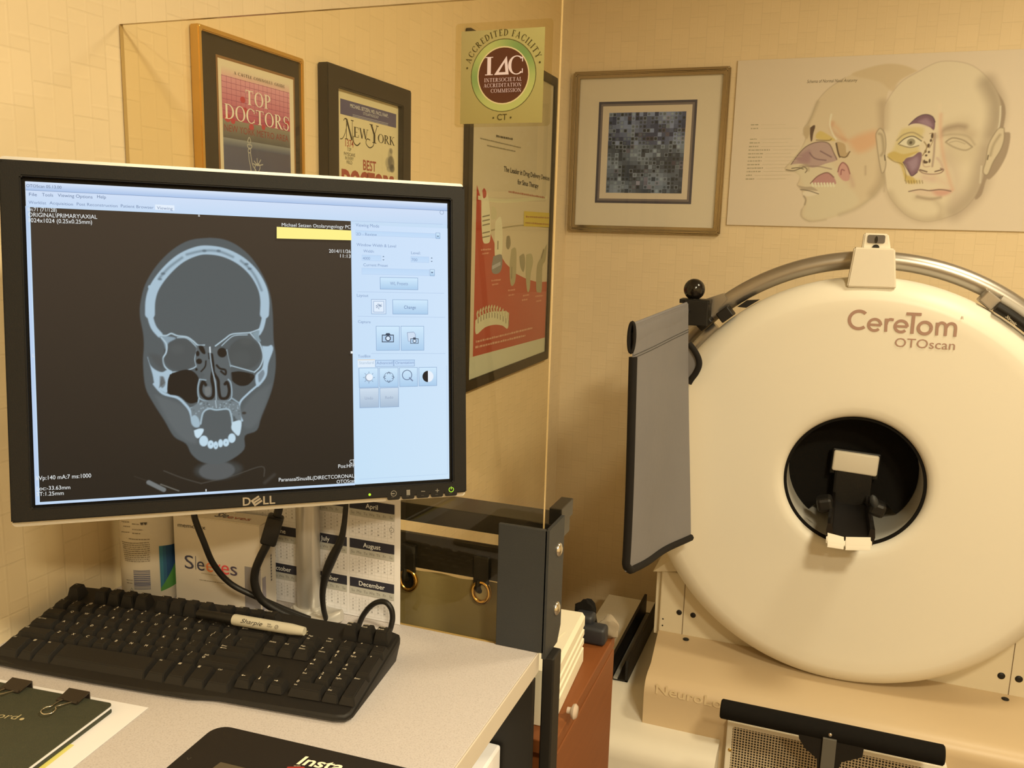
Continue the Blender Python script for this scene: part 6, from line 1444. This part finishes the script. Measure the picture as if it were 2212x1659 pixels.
row(1, 15.3, ['Insert', 'Home', 'Page|Up']); row(0, 15.3, ['Delete', 'End', 'Page|Down']); row(-2, 16.3, ['up']); row(-3, 15.3, ['left', 'down', 'right'])
row(1, 18.55, ['Num|Lock', '/', '*', '-']); row(0, 18.55, ['7|Home', '8', '9|PgUp']); row(-1, 18.55, ['4', '5', '6']); row(-2, 18.55, ['1|End', '2', '3|PgDn']); row(-3, 18.55, [('0|Ins', 2), '.|Del'])
row(2.35, 19.3, ['Print|Scrn', 'Scroll|Lock', 'Pause|Break'])
keys += [('+', 21.55, -1, 1, 2), ('Enter', 21.55, -3, 1, 2)]
LGC = (222, 212, 192)
for t, x, r, w, hgt in keys:
    u0, v0 = (x+.02)*U_, (r+.02)*U_; u1, v1 = (x+w-.02)*U_, (r+hgt-.02)*U_
    lift = .0065 if r > 2 else 0
    low = -.0065 if r > -3 or x > 15 else -.0078
    spc = r == -3 and x < 15
    e0, e1, ef, eb = .0028, .0028, .0042, .0018           # taper: sides, front, back
    if spc: ef = .0055
    fr = v0-(.010 if spc else 0)
    bm = B()
    lo = [(u0, fr, low-.001), (u1, fr, low-.001), (u1, v1, low), (u0, v1, low)]
    hi = [(u0+e0, v0+ef-(.010 if spc else 0)+.001, lift-(.0025 if spc else 0)), (u1-e1, v0+ef-(.010 if spc else 0)+.001, lift-(.0025 if spc else 0)), (u1-e1, v1-eb, lift), (u0+e0, v1-eb, lift)]
    A = [bm.verts.new(kw(*q)) for q in lo]; C = [bm.verts.new(kw(*q)) for q in hi]
    bm.faces.new(A[::-1]); bm.faces.new(C)
    for k in range(4): bm.faces.new((A[k], A[(k+1) % 4], C[(k+1) % 4], C[k]))
    bmesh.ops.bevel(bm, geom=[e for e in bm.edges if any(v in C for v in e.verts)], offset=.0009, segments=2, affect='EDGES')
    ko = obj('key', bm, M['keycap'], kb, smooth=30)
    a = Art(KP, None, lift+.00025, .00003); tu, tv = u0+.0042, v1-.0062
    g = LGC
    if t == 'win': a.poly([(tu, tv-.0003), (tu+.0032, tv-.0003), (tu+.0036, tv+.0027), (tu+.0004, tv+.0027)], (170, 162, 146))
    elif t == 'menu': a.rect(tu, tv-.0004, tu+.003, tv+.0028, (170, 162, 146))
    elif t in ('up', 'left', 'down', 'right') or t in ('8', '2', '4', '6'):
        cxk, cyk = u0+.0065, v1-.0075
        if t in '8246': a.text(t, cxk-.0015, v1-.0062, .0036, g); cyk -= .0040
        d = {'up': 90, '8': 90, 'left': 180, '4': 180, 'down': 270, '2': 270, 'right': 0, '6': 0}[t]; an = radians(d); ca, sa = cos(an), sin(an)
        R2_ = lambda x, y: (cxk+x*ca-y*sa, cyk+x*sa+y*ca)
        a.poly([R2_(-.0022, -.0003), R2_(.0006, -.0003), R2_(.0006, .0003), R2_(-.0022, .0003)], g); a.poly([R2_(.0006, -.0012), R2_(.0024, 0), R2_(.0006, .0012)], g)
    elif t in ('Enter', 'Backspace'):
        a.text(t, tu, tv+.001, .0021, g)
        if w > 1:
            yk = tv-.002; a.rect(tu+.001, yk, tu+.008, yk+.0005, g); a.poly([(tu, yk+.00025), (tu+.002, yk+.0014), (tu+.002, yk-.0009)], g)
    elif t == 'Shift' and x > 10:
        a.text(t, tu, tv+.001, .0022, g); a.ring(tu+.0015, tv-.002, .0010, .0016, g, 14)
    elif '|' in t and t != '|':
        p1_, p2_ = t.split('|', 1); p2_ = p2_.replace('|', '')
        big = len(p1_) == 1 and len(p2_) <= 1; k1 = .0030 if len(p1_) <= 1 else .0021; k2 = .0030 if len(p2_) <= 1 else .0021
        if p1_ in '0179'+'3' and len(p2_) > 1: k1 = .0038
        a.text(p1_, tu+(.002 if big else 0), tv+.0015-(0 if not big else .0004), k1, g); a.text(p2_, tu+(.001 if big else 0), tv-.0032, k2, g)
    elif t == 'Caps Lock': a.text(t, tu, tv+.0005, .0020, g)
    elif len(t) == 1: a.text(t, tu+.0015, tv, .0034, g)
    elif t: a.text(t, tu, tv+.0008, .0021, g)
    if a.V: a.build('legend', legend_m, ko)
a = Art(KP, None, hT+.0006, .00003); a.text('DELL', 16.0*U_, 2.42*U_, .0062, (150, 140, 110), bold=.03, shear=.1, width=.021); a.build('logo', legend_m, kb)
# marker pen lying in the gap above the number row
mk = thing('marker_pen', KP.w(9.5*U_, 2.15*U_, 0), 'grey felt-tip marker with black cap lying across the top of the keyboard', 'marker pen')
def kz(px, py, h):
    d = ray(px, py); o = KP.w(0, 0, h); t = ((o-EYE)@KP.n)/(d@KP.n); q = EYE+d*t; return q
mA, mB = kz(427, 1325, .0075), kz(658, 1364, .0075); md = (mB-mA); mL = np.linalg.norm(md); md /= mL
def mp_(t): return mA+md*mL*t
bm = B(); prs = [(0, .0038), (.02, .0052), (.33, .0056), (.345, .0056)]; tube(bm, [mp_(t) for t, r in prs], [r for t, r in prs], 20); obj('cap', bm, M['black'], mk, smooth=40)
bm = B(); prs = [(.346, .0060), (.36, .0064), (.88, .0062), (.93, .0056), (.985, .0050), (1.0, .0046)]; tube(bm, [mp_(t) for t, r in prs], [r for t, r in prs], 22); obj('barrel', bm, M['sharpie'], mk, smooth=40)
nrm = np.cross(md, np.cross((EYE-mA)/np.linalg.norm(EYE-mA), md)); nrm /= np.linalg.norm(nrm)
pm = Plane(mp_(0)+nrm*.0066, md, np.cross(nrm, md)); a = Art(pm, None, .0001, .00003); 
a.text('Sharpie', mL*.44, -.0020, .0046, (40, 34, 28), shear=.35, width=mL*.20)
a.text('FINE', mL*.685, .0004, .0016, (60, 52, 44)); a.text('POINT', mL*.685, -.0019, .0016, (60, 52, 44)); a.ring(mL*.77, -.0003, .0018, .0022, (60, 52, 44), 20); a.text('AP', mL*.77, -.0010, .0014, (60, 52, 44), 'c'); a.build('lettering', M['print'], mk)

# ================================================================== cables
def cable(label, pts, r, ferrite=None, flat=None, nm='cable'):
    t = thing(nm, pts[-1], label, 'cable'); bm = B(); P = smooth_path(pts, 8); tube(bm, P, r, 12, flat=flat); obj('cord', bm, M['black'], t, smooth=60)
    if ferrite:
        a_, b_ = Vector(ferrite[0]), Vector(ferrite[1]); d = b_-a_; R = d.to_track_quat('Z', 'Y').to_matrix(); bm = B(); box(bm, (a_+b_)/2, (.019, .019, d.length), R, .003, 3); obj('ferrite_core', bm, M['black'], t, smooth=40)
    return t
cz = lambda x, y, Y: ony(x, y, Y)
def grd(x, y, r): q = np.array(onz(x, y, -.49+r+.0008)); return q
cable('thin black cable curving from monitor left underside past the carton', [cz(416, 1085, .765), cz(421, 1120, .765), cz(440, 1170, .772), cz(462, 1220, .785), cz(500, 1262, .80), cz(560, 1292, .815), cz(620, 1318, .838), grd(672, 1338, .004)], .0036)
cable('black cable with a thick ferrite lump hanging below the logo', [cz(606, 1070, .815), cz(601, 1105, .815), cz(590, 1140, .812), cz(577, 1175, .808), cz(562, 1205, .806), cz(551, 1235, .806), cz(551, 1265, .808), cz(566, 1296, .814), cz(606, 1322, .826), grd(664, 1347, .005)], .0050, (cz(597, 1114, .814), cz(579, 1174, .809)))
cable('flat black strap cable twisting down in front of the column right side', [cz(748, 1070, .845), cz(747, 1095, .845), cz(743, 1135, .845), cz(736, 1168, .845), cz(718, 1205, .845), cz(704, 1240, .846), cz(697, 1280, .85), cz(699, 1315, .853), grd(706, 1342, .005)], [.0032+.0026*math.exp(-((k-34)/12)**2) for k in range(65)], flat=(1, 1))
cable('short black keyboard cord looping up behind the upper right keys', [grd(775, 1352, .004), cz(783, 1332, .868), cz(798, 1312, .868), cz(815, 1301, .868), cz(833, 1301, .868), cz(845, 1315, .868), cz(848, 1335, .868), cz(845, 1352, .866), grd(842, 1362, .004)], .0034)

# ================================================================== desk foreground
KB_ = Px(0, 1440, 6.144)
def dz(x, y, z=0): q = onz(*KB_(x, y), -.49+z); return np.array(q)
# loose sheet under the book
pc1, pT, pR = dz(1968, 548, .0005), dz(0, 175, .0005), dz(905, 1346, .0005)
e1 = (pT-pc1); e1[2] = 0; e1 /= np.linalg.norm(e1); e2 = pR-pc1; e2 -= e1*(e1@e2); e2[2] = 0; e2 /= np.linalg.norm(e2)
PPa = Plane(pc1, -e1, -e2)                            # u to the left is negative
n_up = PPa.n[2]
def sheet_pts(u0, v0, u1, v1): return [(u0, v0), (u1, v0), (u1, v1), (u0, v1)]
paper = thing('paper_sheet', pc1+e1*.1+e2*.1, 'white paper sheet with a yellow highlighter streak under the green book', 'paper')
bm = B(); hh0, hh1 = (.0003, .0008); prism(bm, sheet_pts(-.216, -.279, 0, 0), lambda u, v, h: tuple(PPa.w(u, v, h*np.sign(n_up))), hh0-.0003, hh1-.0003); obj('sheet', bm, M['paper'], paper)
a = Art(PPa, (250, 224, 190), .0008, .00006)
y0_, y1_ = PPa.px(*KB_(965, 1045)), PPa.px(*KB_(520, 1346)); wv = .014
d = y1_-y0_; d /= np.linalg.norm(d); nn = np.array([d[1], -d[0]])
if nn[0] > 0: nn = -nn
a.grad([y0_-nn*.002, y0_+nn*.03, y1_+d*.1+nn*.03, y1_+d*.1-nn*.016], [(244, 214, 110), (240, 202, 56), (238, 196, 44), (240, 202, 60)]); a.build('highlighter_streak', M['print'], paper)
# green record book with clips
bk = thing('record_book', dz(700, 800), 'dark green record book held by two binder clips at the desk left corner', 'book')
tb_z = .0080
c1 = dz(1504, 488, tb_z); c2 = dz(0, 205, tb_z); c3 = dz(330, 1346, tb_z)
e1 = c2-c1; e1[2] = 0; e1 /= np.linalg.norm(e1); e2 = c3-c1; e2 -= e1*(e1@e2); e2[2] = 0; e2 /= np.linalg.norm(e2)
PK = Plane(c1, -e1, -e2); PK.o[2] = DZ+tb_z
bw_ = lambda u, v, h: tuple(PK.w(u, v, h))
bm = B(); prism(bm, rrect(-.20, -.27, 0, 0, .005), bw_, -.0012, 0); obj('front_cover', bm, M['green'], bk)
bm = B(); prism(bm, rrect(-.20, -.27, .002, -.002, .005), bw_, -tb_z+.0012, -tb_z+.0030); obj('back_cover', bm, M['green'], bk)
bm = B(); span(bm, (0, 0, 0), (1, 1, 1)); bm.free(); bm = B(); prism(bm, [(-.198, -.268), (-.0012, -.268), (-.0012, -.003), (-.198, -.003)], bw_, -tb_z+.0031, -.0013); obj('pages', bm, M['paper'], bk)
a = Art(PK, None, .0003, .00004); w0, w1 = PK.px(*KB_(0, 690)), PK.px(*KB_(245, 700))
tx0 = PK.px(*KB_(-150, 665)); tx1 = PK.px(*KB_(232, 702)); ang = 0
a.ptext('ord', KB_(-60, 680), KB_(215, 706), 9.5, (190, 178, 140), shear=.1); q = PK.px(*KB_(290, 700)); a.disc(q[0], q[1], .0022, (190, 178, 140), 14); a.build('title', M['print_gloss'], bk)
def binder_clip(pxc, label):
    q = PK.px(*pxc); cu = q[0]
    t = thing('binder_clip', PK.w(cu, 0, -tb_z), label, 'binder clip', 'binder clips on the green book')
    w2 = .0125
    bm = B(); prof_ = [(.0030, -tb_z*.5-.004), (.0030, -tb_z*.5+.006), (-.011, .0012), (-.0125, .0022), (.0042, .0055), (.0042, -tb_z*.5-.004)]
    prof_ = [(.0036, -.0062), (.0036, .0036), (-.0118, .0009), (-.0118, .0018), (.0044, .0052), (.0048, .0046), (.0048, -.0062)]
    A = [bm.verts.new(bw_(cu-w2, v, h)) for v, h in prof_]; C = [bm.verts.new(bw_(cu+w2, v, h)) for v, h in prof_]
    for k in range(len(prof_)): bm.faces.new((A[k], A[(k+1) % len(prof_)], C[(k+1) % len(prof_)], C[k]))
    bm.faces.new(A[::-1]); bm.faces.new(C)
    for s in (-1, 1): tube(bm, [bw_(cu+s*w2*.95-s*.006, -.0125, .0018), bw_(cu+s*w2*.95, -.0125, .0018)], .0016, 8)
    obj('clip_body', bm, M['clip'], t)
    bm = B(); hp = [(-.006, -.0125, .002), (-.0045, -.022, .0045), (-.0025, -.030, .006), (-.006, -.034, .006), (-.006, -.040, .0055), (0, -.043, .005), (.006, -.040, .0055), (.006, -.034, .006), (.0025, -.030, .006), (.0045, -.022, .0045), (.006, -.0125, .002)]
    tube(bm, smooth_path([bw_(cu+u, v, h) for u, v, h in hp], 5), .0007, 8); obj('wire_handle', bm, M['chrome'], t, smooth=60)
binder_clip(KB_(1010, 400), 'right binder clip on the green book, its whole wire handle visible')
binder_clip(KB_(240, 262), 'left binder clip on the green book, partly cut off by the photo edge')
# mouse pad
mpd = thing('mouse_pad', onz(600, 1640, -.49), 'black rounded mouse pad with white lettering at the desk front edge', 'mouse pad')
pcn = np.array(onz(470, 1566, -.487)); pd1 = np.array(onz(885, 1659, -.487)); pl1 = np.array(onz(356, 1659, -.487))
tl_c = np.array(onz(455, 1571, -.487))
# edges: top edge through (620,1588)-(890,1657), left edge through (440,1585)-(360,1652)
ta, tb2 = np.array(onz(520, 1576, -.487)), np.array(onz(862, 1655, -.487)); la, lb = np.array(onz(437, 1592, -.487)), np.array(onz(358, 1657, -.487))
def isect(p, q, r, s):
    d1, d2 = (q-p)[:2], (s-r)[:2]; t = np.linalg.solve(np.array([d1, -d2]).T, (r-p)[:2]); return p+(q-p)*t[0]
cor = isect(ta, tb2, la, lb)
PM = Plane(cor, tb2-ta, np.array(la)-np.array(lb)); PM.o[2] = DZ+.003
mw_ = lambda u, v, h: tuple(PM.w(u, v, h))
dl = lb-cor; vlen = .20
bm = B(); prism(bm, rrect(0, -vlen, .235, 0, .016, 7), mw_, -.0024, 0); obj('pad', bm, M['pad'], mpd)
a = Art(PM, None, .0003, .00005)
KM = Px(340, 1540, 3.95)
a.ppoly([KM(540, 422), KM(760, 475), KM(700, 620), KM(430, 620), KM(462, 480)], (92, 82, 66))
a.ptext('Insta', KM(1185, 437), KM(1560, 500), 17.5, (250, 240, 215), shear=.2, bold=.02)
for k in range(6): a.ppoly([KM(1165+k*10, 452), KM(1170+k*10, 452), KM(1170+k*10, 460), KM(1165+k*10, 460)], (190, 180, 160), k == 0)
a.ppoly([KM(1110, 462), KM(1250, 462), KM(1300, 520), KM(1080, 520)], (150, 50, 44))
a.pline([KM(255, 385), KM(262, 405), KM(290, 384)], .0011, (70, 64, 54)); a.build('lettering', M['print'], mpd)
